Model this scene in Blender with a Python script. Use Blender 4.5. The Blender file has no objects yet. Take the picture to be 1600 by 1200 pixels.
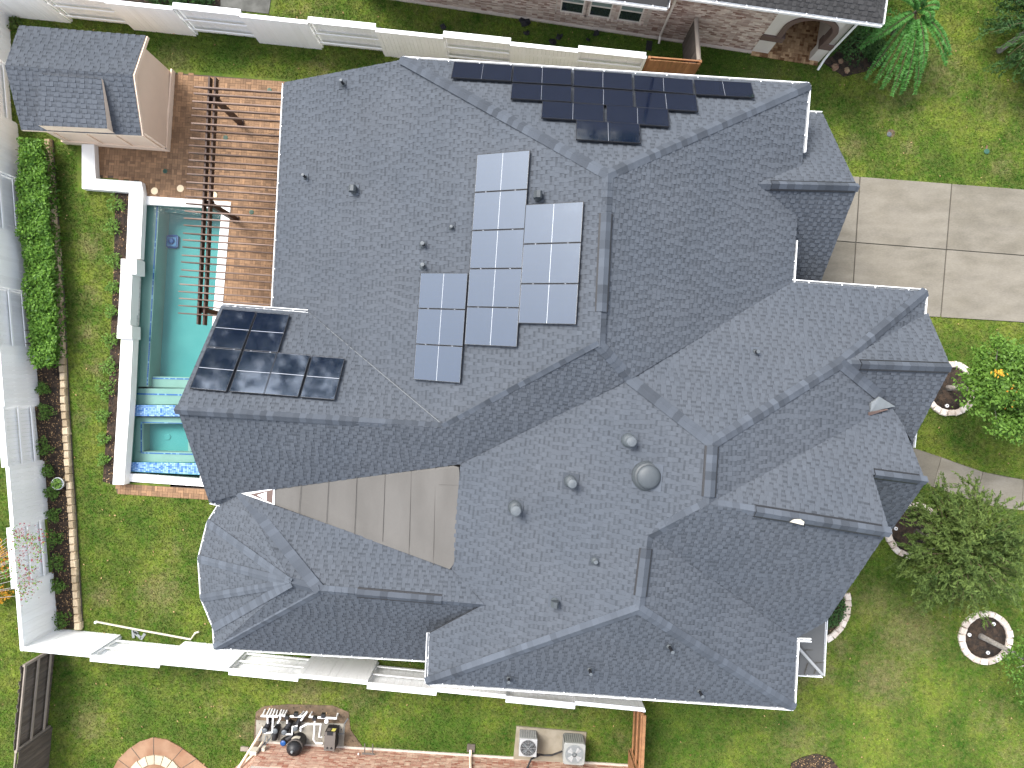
import bpy, math, random
import numpy as np
from mathutils import Vector, Matrix
random.seed(7); rng = np.random.default_rng(7)
R = math.radians
S = bpy.context.scene
COL = S.collection

# ------------------------------------------------------------------ camera, light, exposure
H = 27.0; F = 1109.0                       # flying height and focal length (in pixels of a 1600 wide frame)
cam = bpy.data.cameras.new('camera'); cam.sensor_width = 36; cam.lens = F/1600*36
cam.clip_end = 2000
camo = bpy.data.objects.new('camera', cam); COL.objects.link(camo); camo.location = (0, 0, H)
S.camera = camo
SUN_EL, SUN_AZ = 52, 132                   # azimuth measured counter-clockwise from +X: light comes from the upper left
W = bpy.data.worlds.new('World'); S.world = W; W.use_nodes = True
nt = W.node_tree; nt.nodes.clear()
sky = nt.nodes.new('ShaderNodeTexSky'); sky.sky_type = 'NISHITA'; sky.sun_disc = False
sky.sun_elevation = R(SUN_EL); sky.sun_rotation = R(90-SUN_AZ)
sky.air_density = 1.0; sky.dust_density = 2.0; sky.ozone_density = 1.0
hs = nt.nodes.new('ShaderNodeHueSaturation'); hs.inputs['Saturation'].default_value = .41
bg = nt.nodes.new('ShaderNodeBackground'); bg.inputs['Strength'].default_value = .15
wo = nt.nodes.new('ShaderNodeOutputWorld')
nt.links.new(sky.outputs[0], hs.inputs['Color']); nt.links.new(hs.outputs[0], bg.inputs[0]); nt.links.new(bg.outputs[0], wo.inputs[0])
sl = bpy.data.lights.new('sun', 'SUN'); sl.energy = 1.5; sl.angle = R(27); sl.color = (1, .965, .91)
so = bpy.data.objects.new('sun', sl); COL.objects.link(so)
sd = Vector((math.cos(R(SUN_EL))*math.cos(R(SUN_AZ)), math.cos(R(SUN_EL))*math.sin(R(SUN_AZ)), math.sin(R(SUN_EL))))
so.rotation_euler = sd.to_track_quat('Z', 'Y').to_euler(); so.location = sd*60
S.view_settings.view_transform = 'Standard'; S.view_settings.look = 'None'
S.view_settings.gamma = 1; S.view_settings.use_curve_mapping = False
S.view_settings.exposure = 1.76

# ------------------------------------------------------------------ helpers
def U(px, py, z=0.0):
    """the place at height z that the photograph shows at pixel (px, py)"""
    d = (H-z)/F
    return Vector(((px-800)*d, (600-py)*d, z))
TH = R(3.7)
def HF(u, v, z=0.0):
    return Vector((u*math.cos(TH)+v*math.sin(TH), -u*math.sin(TH)+v*math.cos(TH), z))
AX = HF(1, 0); AY = HF(0, 1)
WL = {}
def wloc(o): return WL.get(o.name, Vector((0, 0, 0))) if o else Vector((0, 0, 0))
def link(o, parent=None, world=None):
    COL.objects.link(o)
    if parent: o.parent = parent
    w = world if world is not None else wloc(parent)
    o.location = w-wloc(parent); WL[o.name] = Vector(w)
    return o
def thing(name, loc, label, cat, group=None, kind=None):
    o = bpy.data.objects.new(name, None); o.empty_display_size = .2
    link(o, None, Vector(loc)); o['label'] = label
    if cat: o['category'] = cat
    if group: o['group'] = group
    if kind: o['kind'] = kind
    return o
def tag(o, label, cat=None, group=None, kind=None):
    o['label'] = label
    if cat: o['category'] = cat
    if group: o['group'] = group
    if kind: o['kind'] = kind
    return o

class MB:
    def __init__(s): s.v = []; s.f = []; s.t = []
    def add(s, vs, fs, tone=0.0):
        b = len(s.v); s.v.extend([tuple(p) for p in vs])
        for f in fs: s.f.append(tuple(i+b for i in f)); s.t.append(tone)
        return s
    def hexa(s, p, tone=0.0):              # 4 bottom + 4 top corners
        return s.add(p, [(3, 2, 1, 0), (4, 5, 6, 7), (0, 1, 5, 4), (1, 2, 6, 5), (2, 3, 7, 6), (3, 0, 4, 7)], tone)
    def box(s, c, sx, sy, sz, ax=None, ay=None, az=None, tone=0.0):   # c = centre of the bottom face
        ax = ax or AX; ay = ay or AY; az = az or Vector((0, 0, 1)); c = Vector(c)
        q = [c+ax*(a*sx/2)+ay*(b*sy/2) for a, b in ((-1, -1), (1, -1), (1, 1), (-1, 1))]
        return s.hexa(q+[p+az*sz for p in q], tone)
    def prism(s, poly, z0, z1, tone=0.0, hole=False):
        a = [Vector((p[0], p[1], 0)) for p in poly]
        ar = sum(a[i].x*a[(i+1) % len(a)].y-a[(i+1) % len(a)].x*a[i].y for i in range(len(a)))
        if ar < 0: a.reverse()
        n = len(a); lo = [Vector((p.x, p.y, z0)) for p in a]; hi = [Vector((p.x, p.y, z1)) for p in a]
        fs = [tuple(range(n, 2*n)), tuple(range(n-1, -1, -1))]+[(i, (i+1) % n, n+(i+1) % n, n+i) for i in range(n)]
        return s.add(lo+hi, fs, tone)
    def slab(s, poly, off, tone=0.0):      # polygon pushed along a vector
        n = len(poly); off = Vector(off)
        return s.add([Vector(p) for p in poly]+[Vector(p)+off for p in poly], [tuple(range(n-1, -1, -1)), tuple(range(n, 2*n))]+[(i, (i+1) % n, n+(i+1) % n, n+i) for i in range(n)], tone)
    def tube(s, pts, r, n=8, tone=0.0, caps=True):
        pts = [Vector(p) for p in pts]; rr = r if isinstance(r, (list, tuple)) else [r]*len(pts)
        b = len(s.v); prev = None
        for i, p in enumerate(pts):
            d = (pts[min(i+1, len(pts)-1)]-pts[max(i-1, 0)]).normalized()
            if prev is None:
                u = d.orthogonal().normalized()
            else:
                u = (prev-d*prev.dot(d)).normalized()
            prev = u; w = d.cross(u)
            for k in range(n):
                a = 2*math.pi*k/n; s.v.append(tuple(p+(u*math.cos(a)+w*math.sin(a))*rr[i]))
        for i in range(len(pts)-1):
            for k in range(n):
                s.f.append((b+i*n+k, b+i*n+(k+1) % n, b+(i+1)*n+(k+1) % n, b+(i+1)*n+k)); s.t.append(tone)
        if caps:
            s.f.append(tuple(b+k for k in range(n-1, -1, -1))); s.t.append(tone)
            e = b+(len(pts)-1)*n; s.f.append(tuple(e+k for k in range(n))); s.t.append(tone)
        return s
    def lathe(s, c, prof, n=20, tone=0.0):  # prof = [(r, z)...] bottom to top
        c = Vector(c); b = len(s.v)
        for r, z in prof:
            for k in range(n):
                a = 2*math.pi*k/n; s.v.append((c.x+r*math.cos(a), c.y+r*math.sin(a), c.z+z))
        for i in range(len(prof)-1):
            for k in range(n):
                s.f.append((b+i*n+k, b+i*n+(k+1) % n, b+(i+1)*n+(k+1) % n, b+(i+1)*n+k)); s.t.append(tone)
        s.f.append(tuple(b+k for k in range(n-1, -1, -1))); s.t.append(tone)
        e = b+(len(prof)-1)*n; s.f.append(tuple(e+k for k in range(n))); s.t.append(tone)
        return s
    def build(s, name, mat, parent=None, smooth=False, kind=None, world=None):
        me = bpy.data.meshes.new(name)
        w = world if world is not None else (wloc(parent) if parent else Vector((0, 0, 0)))
        me.from_pydata([(p[0]-w.x, p[1]-w.y, p[2]-w.z) for p in s.v], [], s.f); me.update()
        if any(s.t):
            a = me.attributes.new('tone', 'FLOAT', 'FACE'); a.data.foreach_set('value', s.t)
        if smooth: me.polygons.foreach_set('use_smooth', [True]*len(me.polygons))
        me.materials.append(mat)
        o = bpy.data.objects.new(name, me); link(o, parent, w)
        if kind: o['kind'] = kind
        return o
def mesh_np(name, V, Fq, mat, tone=None, parent=None, kind=None, attrs=None):
    """V (n,3) float, Fq (m,k) int: fast mesh"""
    me = bpy.data.meshes.new(name); k = Fq.shape[1]; w = wloc(parent)
    V = V-np.array(w)
    me.vertices.add(len(V)); me.vertices.foreach_set('co', V.astype(np.float32).ravel())
    me.loops.add(Fq.size); me.loops.foreach_set('vertex_index', Fq.astype(np.int32).ravel())
    me.polygons.add(len(Fq)); me.polygons.foreach_set('loop_start', np.arange(0, Fq.size, k, dtype=np.int32))
    me.update(calc_edges=True)
    if tone is not None:
        a = me.attributes.new('tone', 'FLOAT', 'FACE'); a.data.foreach_set('value', tone.astype(np.float32))
    for nm, arr in (attrs or {}).items():
        a = me.attributes.new(nm, 'FLOAT', 'FACE'); a.data.foreach_set('value', arr.astype(np.float32))
    me.materials.append(mat)
    o = bpy.data.objects.new(name, me); link(o, parent)
    if kind: o['kind'] = kind
    return o

# ------------------------------------------------------------------ materials
def mat(name, c, c2=None, rough=.85, tone=1.0, rnd=0.0, noise=.15, scale=6.0, spec=.3, metal=0.0, bump=0.0, bscale=60., fine=0.0, fscale=90., stretch=None, sat=0.0):
    """c (and c2: mixed in by noise), darkened/lightened by the face attribute 'tone', by object and by two noises"""
    m = bpy.data.materials.new(name); m.use_nodes = True; t = m.node_tree; N = t.nodes; L = t.links
    b = N['Principled BSDF']; b.inputs['Roughness'].default_value = rough; b.inputs['Metallic'].default_value = metal
    b.inputs['Specular IOR Level'].default_value = spec
    g = N.new('ShaderNodeNewGeometry'); src = g.outputs['Position']
    if stretch:
        mp = N.new('ShaderNodeVectorMath'); mp.operation = 'MULTIPLY'; mp.inputs[1].default_value = stretch; L.new(src, mp.inputs[0]); src = mp.outputs[0]
    def nz(sc, det=4.0):
        n = N.new('ShaderNodeTexNoise'); n.inputs['Scale'].default_value = sc; n.inputs['Detail'].default_value = det
        L.new(src, n.inputs['Vector']); return n.outputs['Fac']
    def mth(op, a, bb, cc=None):
        n = N.new('ShaderNodeMath'); n.operation = op
        for i, x in enumerate((a, bb, cc)):
            if x is None: continue
            if isinstance(x, (int, float)): n.inputs[i].default_value = x
            else: L.new(x, n.inputs[i])
        return n.outputs[0]
    at = N.new('ShaderNodeAttribute'); at.attribute_name = 'tone'
    n1 = nz(scale)
    val = mth('MULTIPLY_ADD', at.outputs['Fac'], tone, 1.0)
    val = mth('ADD', val, mth('MULTIPLY_ADD', n1, 2*noise, -noise))
    if fine: val = mth('ADD', val, mth('MULTIPLY_ADD', nz(fscale, 2.0), 2*fine, -fine))
    if rnd:
        oi = N.new('ShaderNodeObjectInfo'); val = mth('ADD', val, mth('MULTIPLY_ADD', oi.outputs['Random'], 2*rnd, -rnd))
    val = mth('MAXIMUM', val, .05)
    if c2 is not None:
        mx = N.new('ShaderNodeMix'); mx.data_type = 'RGBA'
        mx.inputs['A'].default_value = (*c, 1); mx.inputs['B'].default_value = (*c2, 1)
        rp = mth('MULTIPLY_ADD', nz(scale*.7, 5.0), 4.0, -1.5)
        if rnd:
            rp = mth('ADD', rp, mth('MULTIPLY_ADD', oi.outputs['Random'], 1.2, -.6))
        cl = N.new('ShaderNodeClamp'); L.new(rp, cl.inputs[0]); L.new(cl.outputs[0], mx.inputs['Factor'])
        csrc = mx.outputs['Result']
    else:
        rg = N.new('ShaderNodeRGB'); rg.outputs[0].default_value = (*c, 1); csrc = rg.outputs[0]
    vm = N.new('ShaderNodeVectorMath'); vm.operation = 'SCALE'; L.new(csrc, vm.inputs[0]); L.new(val, vm.inputs['Scale'])
    L.new(vm.outputs[0], b.inputs['Base Color'])
    if bump:
        bp = N.new('ShaderNodeBump'); bp.inputs['Strength'].default_value = bump; bp.inputs['Distance'].default_value = .02
        L.new(nz(bscale), bp.inputs['Height']); L.new(bp.outputs[0], b.inputs['Normal'])
    return m
def mat_tint(name, a, b, rough=.85, spec=.25, noise=.12, scale=12., trans=0.0, rnd=0.0):
    """colour runs from a (tone -1) to b (tone +1)"""
    m = bpy.data.materials.new(name); m.use_nodes = True; t = m.node_tree; N = t.nodes; L = t.links
    p = N['Principled BSDF']; p.inputs['Roughness'].default_value = rough; p.inputs['Specular IOR Level'].default_value = spec
    at = N.new('ShaderNodeAttribute'); at.attribute_name = 'tone'
    ma = N.new('ShaderNodeMath'); ma.operation = 'MULTIPLY_ADD'; ma.inputs[1].default_value = .5; ma.inputs[2].default_value = .5
    L.new(at.outputs['Fac'], ma.inputs[0]); f = ma.outputs[0]
    if rnd:
        oi = N.new('ShaderNodeObjectInfo'); m2 = N.new('ShaderNodeMath'); m2.operation = 'MULTIPLY_ADD'; m2.inputs[1].default_value = 2*rnd; m2.inputs[2].default_value = -rnd
        L.new(oi.outputs['Random'], m2.inputs[0]); m3 = N.new('ShaderNodeMath'); m3.operation = 'ADD'; L.new(f, m3.inputs[0]); L.new(m2.outputs[0], m3.inputs[1]); f = m3.outputs[0]
    cl = N.new('ShaderNodeClamp'); L.new(f, cl.inputs[0])
    mx = N.new('ShaderNodeMix'); mx.data_type = 'RGBA'; mx.inputs['A'].default_value = (*a, 1); mx.inputs['B'].default_value = (*b, 1)
    L.new(cl.outputs[0], mx.inputs['Factor'])
    g = N.new('ShaderNodeNewGeometry'); nz = N.new('ShaderNodeTexNoise'); nz.inputs['Scale'].default_value = scale; L.new(g.outputs['Position'], nz.inputs['Vector'])
    mv = N.new('ShaderNodeMath'); mv.operation = 'MULTIPLY_ADD'; mv.inputs[1].default_value = 2*noise; mv.inputs[2].default_value = 1-noise; L.new(nz.outputs['Fac'], mv.inputs[0])
    vm = N.new('ShaderNodeVectorMath'); vm.operation = 'SCALE'; L.new(mx.outputs['Result'], vm.inputs[0]); L.new(mv.outputs[0], vm.inputs['Scale'])
    L.new(vm.outputs[0], p.inputs['Base Color'])
    if trans:
        tr = N.new('ShaderNodeBsdfTranslucent'); L.new(vm.outputs[0], tr.inputs[0]); ms = N.new('ShaderNodeMixShader'); ms.inputs[0].default_value = trans
        L.new(p.outputs[0], ms.inputs[1]); L.new(tr.outputs[0], ms.inputs[2]); L.new(ms.outputs[0], N['Material Output'].inputs[0])
    return m
def mat_lawn(name, blade=False):
    m = bpy.data.materials.new(name); m.use_nodes = True; t = m.node_tree; N = t.nodes; L = t.links
    p = N['Principled BSDF']; p.inputs['Roughness'].default_value = .9; p.inputs['Specular IOR Level'].default_value = .12
    g = N.new('ShaderNodeNewGeometry')
    def nz(sc, det, rough=.55):
        n = N.new('ShaderNodeTexNoise'); n.inputs['Scale'].default_value = sc; n.inputs['Detail'].default_value = det; n.inputs['Roughness'].default_value = rough
        L.new(g.outputs['Position'], n.inputs['Vector']); return n.outputs['Fac']
    def ramp(src, *st):
        r = N.new('ShaderNodeValToRGB'); e = r.color_ramp.elements
        while len(e) < len(st): e.new(.5)
        for i, (ps, c) in enumerate(st): e[i].position = ps; e[i].color = (*c, 1)
        L.new(src, r.inputs[0]); return r.outputs[0]
    def mix(f, a, b, mode='MIX'):
        x = N.new('ShaderNodeMix'); x.data_type = 'RGBA'; x.blend_type = mode
        for k, s_ in (('Factor', f), ('A', a), ('B', b)):
            if isinstance(s_, (int, float)): x.inputs[k].default_value = s_
            elif isinstance(s_, tuple): x.inputs[k].default_value = (*s_, 1)
            else: L.new(s_, x.inputs[k])
        return x.outputs['Result']
    G0, G1, G2, TAN = (.046, .118, .012), (.094, .178, .020), (.195, .262, .036), (.31, .25, .13)
    base = ramp(nz(.55, 6., .62), (.37, G0), (.49, G1), (.62, G2))
    base = mix(ramp(nz(2.6, 4., .65), (.42, (0, 0, 0)), (.66, (.55, .55, .55))), base, (0.1880, 0.1760, 0.0560))
    base = mix(ramp(nz(7.5, 4., .6), (.44, (0, 0, 0)), (.68, (.45, .45, .45))), base, (0.2400, 0.2320, 0.0680))
    base = mix(ramp(nz(5.2, 4., .6), (.50, (0, 0, 0)), (.72, (.75, .75, .75))), base, (0.0600, 0.1160, 0.0208))
    dr = N.new('ShaderNodeAttribute'); dr.attribute_name = 'dry'
    ad = N.new('ShaderNodeMath'); ad.operation = 'MULTIPLY_ADD'; ad.inputs[1].default_value = 1.5; L.new(nz(3.4, 6., .7), ad.inputs[0])
    a2 = N.new('ShaderNodeMath'); a2.operation = 'ADD'; a2.inputs[1].default_value = -1.06; L.new(dr.outputs['Fac'], a2.inputs[0]); L.new(a2.outputs[0], ad.inputs[2])
    cl = N.new('ShaderNodeClamp'); L.new(ad.outputs[0], cl.inputs[0]); cl.inputs['Max'].default_value = .78
    base = mix(cl.outputs[0], base, TAN)
    lu = N.new('ShaderNodeAttribute'); lu.attribute_name = 'lush'
    base = mix(lu.outputs['Fac'], base, (0.0600, 0.1320, 0.0176))
    fv = nz(28., 3., .7)
    mv = N.new('ShaderNodeMath'); mv.operation = 'MULTIPLY_ADD'; mv.inputs[1].default_value = .7; mv.inputs[2].default_value = .65; L.new(fv, mv.inputs[0])
    sc = mv.outputs[0]
    if blade:
        at = N.new('ShaderNodeAttribute'); at.attribute_name = 'tone'
        ma = N.new('ShaderNodeMath'); ma.operation = 'ADD'; L.new(at.outputs['Fac'], ma.inputs[0]); L.new(sc, ma.inputs[1]); sc = ma.outputs[0]
    else:
        m3 = N.new('ShaderNodeMath'); m3.operation = 'MULTIPLY'; m3.inputs[1].default_value = .62; L.new(sc, m3.inputs[0]); sc = m3.outputs[0]
    vm = N.new('ShaderNodeVectorMath'); vm.operation = 'SCALE'; L.new(base, vm.inputs[0]); L.new(sc, vm.inputs['Scale'])
    L.new(vm.outputs[0], p.inputs['Base Color'])
    if blade:
        tr = N.new('ShaderNodeBsdfTranslucent'); L.new(vm.outputs[0], tr.inputs[0]); ms = N.new('ShaderNodeMixShader'); ms.inputs[0].default_value = .35
        L.new(p.outputs[0], ms.inputs[1]); L.new(tr.outputs[0], ms.inputs[2]); L.new(ms.outputs[0], N['Material Output'].inputs[0])
    return m

M = {}
M['shingle'] = mat('shingle_grey', (.0625, .0712, .0845), c2=(.0665, .0745, .087), rough=.9, tone=1.0, noise=.09, scale=.7, fine=.09, fscale=70., spec=.25)
M['cap'] = mat('cap_shingle', (.058, .0665, .080), rough=.9, rnd=.30, noise=.05, scale=3., fine=.10, fscale=70., spec=.25)
M['deck'] = mat('roof_deck_edge', (.035, .038, .045), rough=.9)
M['membrane'] = mat('roof_membrane', (.095, .0895, .082), c2=(.110, .104, .096), rough=.9, noise=.10, scale=1.6, fine=.05, fscale=45., stretch=(1, .35, 1))
M['seam'] = mat('membrane_seam', (.078, .073, .067), rough=.9)
M['white'] = mat('white_paint', (.80, .80, .79), rough=.5, noise=.04, scale=1.2, rnd=.03)
M['gutter'] = mat('gutter_white', (.78, .79, .80), rough=.4, noise=.05, scale=2.)
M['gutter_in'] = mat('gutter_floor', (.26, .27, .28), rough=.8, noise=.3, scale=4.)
M['fence'] = mat('fence_white', (.88, .885, .89), c2=(.83, .84, .85), rough=.55, rnd=.05, noise=.05, scale=.8, stretch=(1, 1, .3))
M['stone'] = mat('garden_stone', (0.3655, 0.2805, 0.1785), c2=(0.4760, 0.3825, 0.2635), rough=.9, rnd=.18, noise=.14, scale=5., fine=.12, fscale=40., bump=.5)
M['ring_stone'] = mat('ring_stone', (0.5100, 0.4250, 0.3570), c2=(0.5780, 0.5185, 0.4590), rough=.9, rnd=.10, noise=.12, scale=7., fine=.12, fscale=40., bump=.5)
M['mulch'] = mat('mulch', (.020, .016, .013), c2=(.055, .036, .024), rough=.95, noise=.4, scale=9., fine=.55, fscale=45., bump=1., bscale=40.)
M['mulch_chip'] = mat_tint('mulch_chip', (.008, .007, .006), (.085, .055, .036), noise=.3)
M['dead_leaf'] = mat_tint('dead_leaf', (.14, .075, .03), (.50, .33, .17), noise=.3)
M['concrete'] = mat('driveway_concrete', (.146, .131, .103), c2=(.176, .159, .129), rough=.9, rnd=.03, noise=.26, scale=2.6, fine=.2, fscale=30., stretch=(.4, 1, 1))
M['pad'] = mat('pad_concrete', (.22, .19, .14), c2=(.27, .24, .19), rough=.9, noise=.2, scale=3., fine=.1)
M['joint'] = mat('joint', (.07, .065, .055), rough=.95)
M['paver'] = mat_tint('paver_brick', (.140, .082, .046), (.31, .182, .098), rough=.75, spec=.3, noise=.25, scale=1.4)
M['paver_bed'] = mat('paver_bed', (.085, .062, .048), rough=.95)
M['wood_dark'] = mat('stained_wood', (.050, .026, .018), rough=.6, rnd=.15, noise=.3, scale=3., stretch=(.2, 3, 3))
M['rafter'] = mat('rafter_wood', (0.0990, 0.0594, 0.0436), c2=(0.1584, 0.1089, 0.0858), rough=.7, rnd=.25, noise=.3, scale=3., stretch=(.6, 3, 3))
M['stucco'] = mat('stucco_beige', (.75, .59, .455), rough=.9, noise=.04, scale=3., bump=.25, bscale=90.)
M['stucco_trim'] = mat('stucco_trim', (.77, .61, .47), rough=.85, noise=.05)
M['stucco_white'] = mat('stucco_white', (.56, .53, .49), rough=.9, noise=.08, scale=2., fine=.06, fscale=30.)
M['coping'] = mat('white_coping', (.78, .77, .74), rough=.6, noise=.05, scale=2.)
M['marble'] = mat('grey_marble', (.46, .46, .45), c2=(.60, .60, .58), rough=.5, noise=.2, scale=6., stretch=(1, 3, 1))
M['plaster'] = mat('pool_plaster', (.060, .245, .240), c2=(.078, .275, .265), rough=0.8000, noise=0.0800, scale=1.3000, fine=0.0400, fscale=18.)
M['plaster_deep'] = M['plaster']
M['bench'] = mat('pool_bench_plaster', (.22, .33, .285), c2=(.255, .355, .31), rough=.8, noise=.08, scale=1.5)
M['mosaic'] = mat_tint('mosaic_tile', (.03, .12, .36), (.28, .46, .66), rough=.25, spec=.5, noise=.1)
M['wall_brick'] = mat_tint('washed_brick', (.215, .130, .105), (.60, .52, .455), rough=.95, noise=.3, scale=5.)
M['wall_brick2'] = mat_tint('red_brick', (.26, .105, .070), (.50, .36, .27), rough=.95, noise=.3, scale=5.)
M['mortar'] = mat('mortar', (.46, .41, .36), rough=.95)
M['brown_trim'] = mat('brown_trim', (.115, .078, .066), rough=.8, noise=.1)
M['glass_win'] = mat('window_glass', (.02, .03, .032), rough=.05, spec=.8, noise=0)
M['glass_blind'] = mat('window_blind', (.17, .225, .215), rough=.15, spec=.7, noise=.05)
M['frame_white'] = mat('window_frame', (.62, .58, .52), rough=.6)
M['wall'] = mat('house_wall', (.42, .36, .31), rough=.9, noise=.1)
M['rusty_wood'] = mat('cedar_board', (.33, .165, .075), c2=(.24, .115, .055), rough=.85, rnd=.25, noise=.25, scale=2.5, stretch=(3, 3, .4))
M['weathered'] = mat('weathered_board', (.120, .098, .080), c2=(.085, .072, .062), rough=.95, rnd=.3, noise=.35, scale=3., stretch=(3, 3, .5))
M['weathered_rail'] = mat('weathered_rail', (.27, .23, .19), rough=.95, rnd=.15, noise=.25, scale=3.)
M['vent'] = mat('vent_metal', (.048, .056, .062), rough=.55, spec=.5, noise=.15, scale=8., rnd=.15)
M['vent_cap'] = mat('vent_cap', (.082, .093, .102), rough=.5, spec=.5, noise=.25, scale=9.)
M['black'] = mat('black_plastic', (.012, .012, .014), rough=.5, spec=.4, noise=.2)
M['felt'] = mat('black_felt', (.014, .014, .017), rough=.8, noise=.3)
M['flash'] = mat('galvanised', (.22, .235, .24), rough=.55, metal=.2, noise=.2, scale=6.)
M['panel_frame'] = mat('panel_frame', (.020, .021, .024), rough=.35, metal=.0, noise=.05)
M['panel_white'] = mat('panel_backsheet', (.50, .52, .55), rough=.4, noise=.05)
M['standing'] = mat('standing_seam', (.105, .103, .10), rough=.55, metal=.2, noise=.1, scale=2.)
M['pvc'] = mat('white_pvc', (.80, .80, .80), rough=.4, noise=.05)
M['cream_pipe'] = mat('cream_spout', (.50, .46, .37), rough=.5, noise=.08)
M['lid'] = mat('cream_lid', (.70, .57, .38), rough=.6, noise=.05)
M['green_cap'] = mat('green_plastic', (.03, .09, .06), rough=.5)
M['ac_grey'] = mat('condenser_grey', (.34, .34, .34), rough=.5, noise=.05)
M['ac_beige'] = mat('condenser_beige', (.27, .275, .26), rough=.5, noise=.05)
M['heater'] = mat('heater_brown', (.115, .100, .090), rough=.5, noise=.1)
M['sticker'] = mat('sticker', (.55, .50, .12), rough=.5)
M['blue'] = mat('robot_blue', (.01, .07, .24), rough=.4, spec=.5)
M['light_blue'] = mat('robot_grey', (.05, .17, .34), rough=.4)
M['bucket'] = mat('bucket_grey', (.50, .52, .53), rough=.5)
M['bark'] = mat('bark_grey', (.25, .225, .20), c2=(.36, .33, .30), rough=.95, noise=.3, scale=12., bump=.6)
M['twig'] = mat('twig', (.10, .075, .045), rough=.9, noise=.2)
M['leaf_hedge'] = mat_tint('hedge_leaf', (0.0288, 0.0880, 0.0096), (0.1520, 0.2960, 0.0360), trans=.25, rough=.55)
M['leaf_small'] = mat_tint('shrub_leaf', (.045, .105, .014), (.16, .28, .05), trans=.25, rough=.6)
M['leaf_bright'] = mat_tint('tree_leaf', (0.0410, 0.1025, 0.0115), (0.1640, 0.2952, 0.0451), trans=.3, rough=.55)
M['leaf_olive'] = mat_tint('feathery_leaf', (0.0240, 0.0528, 0.0080), (0.1320, 0.1880, 0.0440), trans=.25, rough=.7)
M['leaf_dark'] = mat_tint('dark_leaf', (.012, .042, .010), (.060, .130, .030), trans=.2, rough=.6)
M['leaf_frond'] = mat_tint('frond_leaf', (.028, .115, .018), (.105, .285, .055), trans=.3, rough=.5)
M['orange_leaf'] = mat_tint('orange_leaf', (.45, .19, .02), (.62, .42, .04), trans=.2)
M['blossom'] = mat_tint('red_blossom', (.12, .008, .018), (.34, .04, .07), trans=.2)
M['stamped'] = mat('stamped_concrete', (0.2082, 0.1105, 0.0638), c2=(0.2720, 0.1658, 0.1020), rough=.8, noise=.22, scale=2.2, fine=.1)
M['travertine'] = mat('travertine', (.42, .37, .27), rough=.8, rnd=.15, noise=.2, scale=6.)
M['porch_tile'] = mat_tint('porch_tile', (.15, .075, .035), (.50, .34, .19), rough=.7, noise=.15)
M['rock'] = mat('red_rock', (.20, .105, .075), c2=(.27, .2, .12), rough=.95, rnd=.2, noise=.3, scale=9., bump=.6)
M['soil'] = mat('bare_soil', (.15, .105, .068), c2=(.085, .062, .042), rough=.95, noise=.35, scale=4., fine=.3)
M['old_roof'] = mat('neighbour_shingle', (.043, .042, .042), rough=.95, noise=.18, scale=1.5, fine=.12)
M['lawn'] = mat_lawn('lawn'); M['blade'] = mat_lawn('grass_blade', True)

def mat_cells():
    """dark cells behind glass: fine printed grid of cell lines"""
    m = bpy.data.materials.new('solar_glass'); m.use_nodes = True; t = m.node_tree; N = t.nodes; L = t.links
    p = N['Principled BSDF']; p.inputs['Roughness'].default_value = .10; p.inputs['Specular IOR Level'].default_value = .8
    p.inputs['IOR'].default_value = 1.7; p.inputs['Specular Tint'].default_value = (.72, .86, 1, 1); p.inputs['Coat Weight'].default_value = 1.0; p.inputs['Coat Roughness'].default_value = .05
    at = N.new('ShaderNodeTexCoord')
    g = N.new('ShaderNodeUVMap')
    w = N.new('ShaderNodeTexBrick'); w.offset = 0; w.inputs['Scale'].default_value = 1.0
    w.inputs['Color1'].default_value = (.004, .007, .018, 1); w.inputs['Color2'].default_value = (.0045, .008, .021, 1); w.inputs['Mortar'].default_value = (.012, .014, .022, 1)
    w.inputs['Mortar Size'].default_value = .03; w.inputs['Brick Width'].default_value = 1.0; w.inputs['Row Height'].default_value = 1.0
    L.new(g.outputs[0], w.inputs['Vector']); L.new(w.outputs['Color'], p.inputs['Base Color'])
    gp = N.new('ShaderNodeNewGeometry'); n = N.new('ShaderNodeTexNoise'); n.inputs['Scale'].default_value = 2.2; n.inputs['Detail'].default_value = 6; n.inputs['Roughness'].default_value = .65
    L.new(gp.outputs['Position'], n.inputs['Vector'])
    mr = N.new('ShaderNodeMapRange'); mr.inputs['From Min'].default_value = .45; mr.inputs['From Max'].default_value = .7; mr.inputs['To Min'].default_value = .06; mr.inputs['To Max'].default_value = .16
    L.new(n.outputs['Fac'], mr.inputs[0]); L.new(mr.outputs[0], p.inputs['Roughness'])
    return m
M['cells'] = mat_cells()
def mat_water():
    m = bpy.data.materials.new('pool_water'); m.use_nodes = True; t = m.node_tree; N = t.nodes; L = t.links
    N.remove(N['Principled BSDF'])
    tr = N.new('ShaderNodeBsdfTransparent'); tr.inputs[0].default_value = (.86, .97, .965, 1)
    gl = N.new('ShaderNodeBsdfGlossy'); gl.inputs['Roughness'].default_value = .03
    fr = N.new('ShaderNodeFresnel'); fr.inputs['IOR'].default_value = 1.33
    nz = N.new('ShaderNodeTexNoise'); nz.inputs['Scale'].default_value = 5.; nz.inputs['Detail'].default_value = 3
    g = N.new('ShaderNodeNewGeometry'); L.new(g.outputs['Position'], nz.inputs['Vector'])
    bp = N.new('ShaderNodeBump'); bp.inputs['Strength'].default_value = .12; bp.inputs['Distance'].default_value = .05
    L.new(nz.outputs['Fac'], bp.inputs['Height']); L.new(bp.outputs[0], gl.inputs['Normal']); L.new(bp.outputs[0], fr.inputs['Normal'])
    ms = N.new('ShaderNodeMixShader'); L.new(fr.outputs[0], ms.inputs[0]); L.new(tr.outputs[0], ms.inputs[1]); L.new(gl.outputs[0], ms.inputs[2])
    L.new(ms.outputs[0], N['Material Output'].inputs[0]); return m
M['water'] = mat_water()

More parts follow.
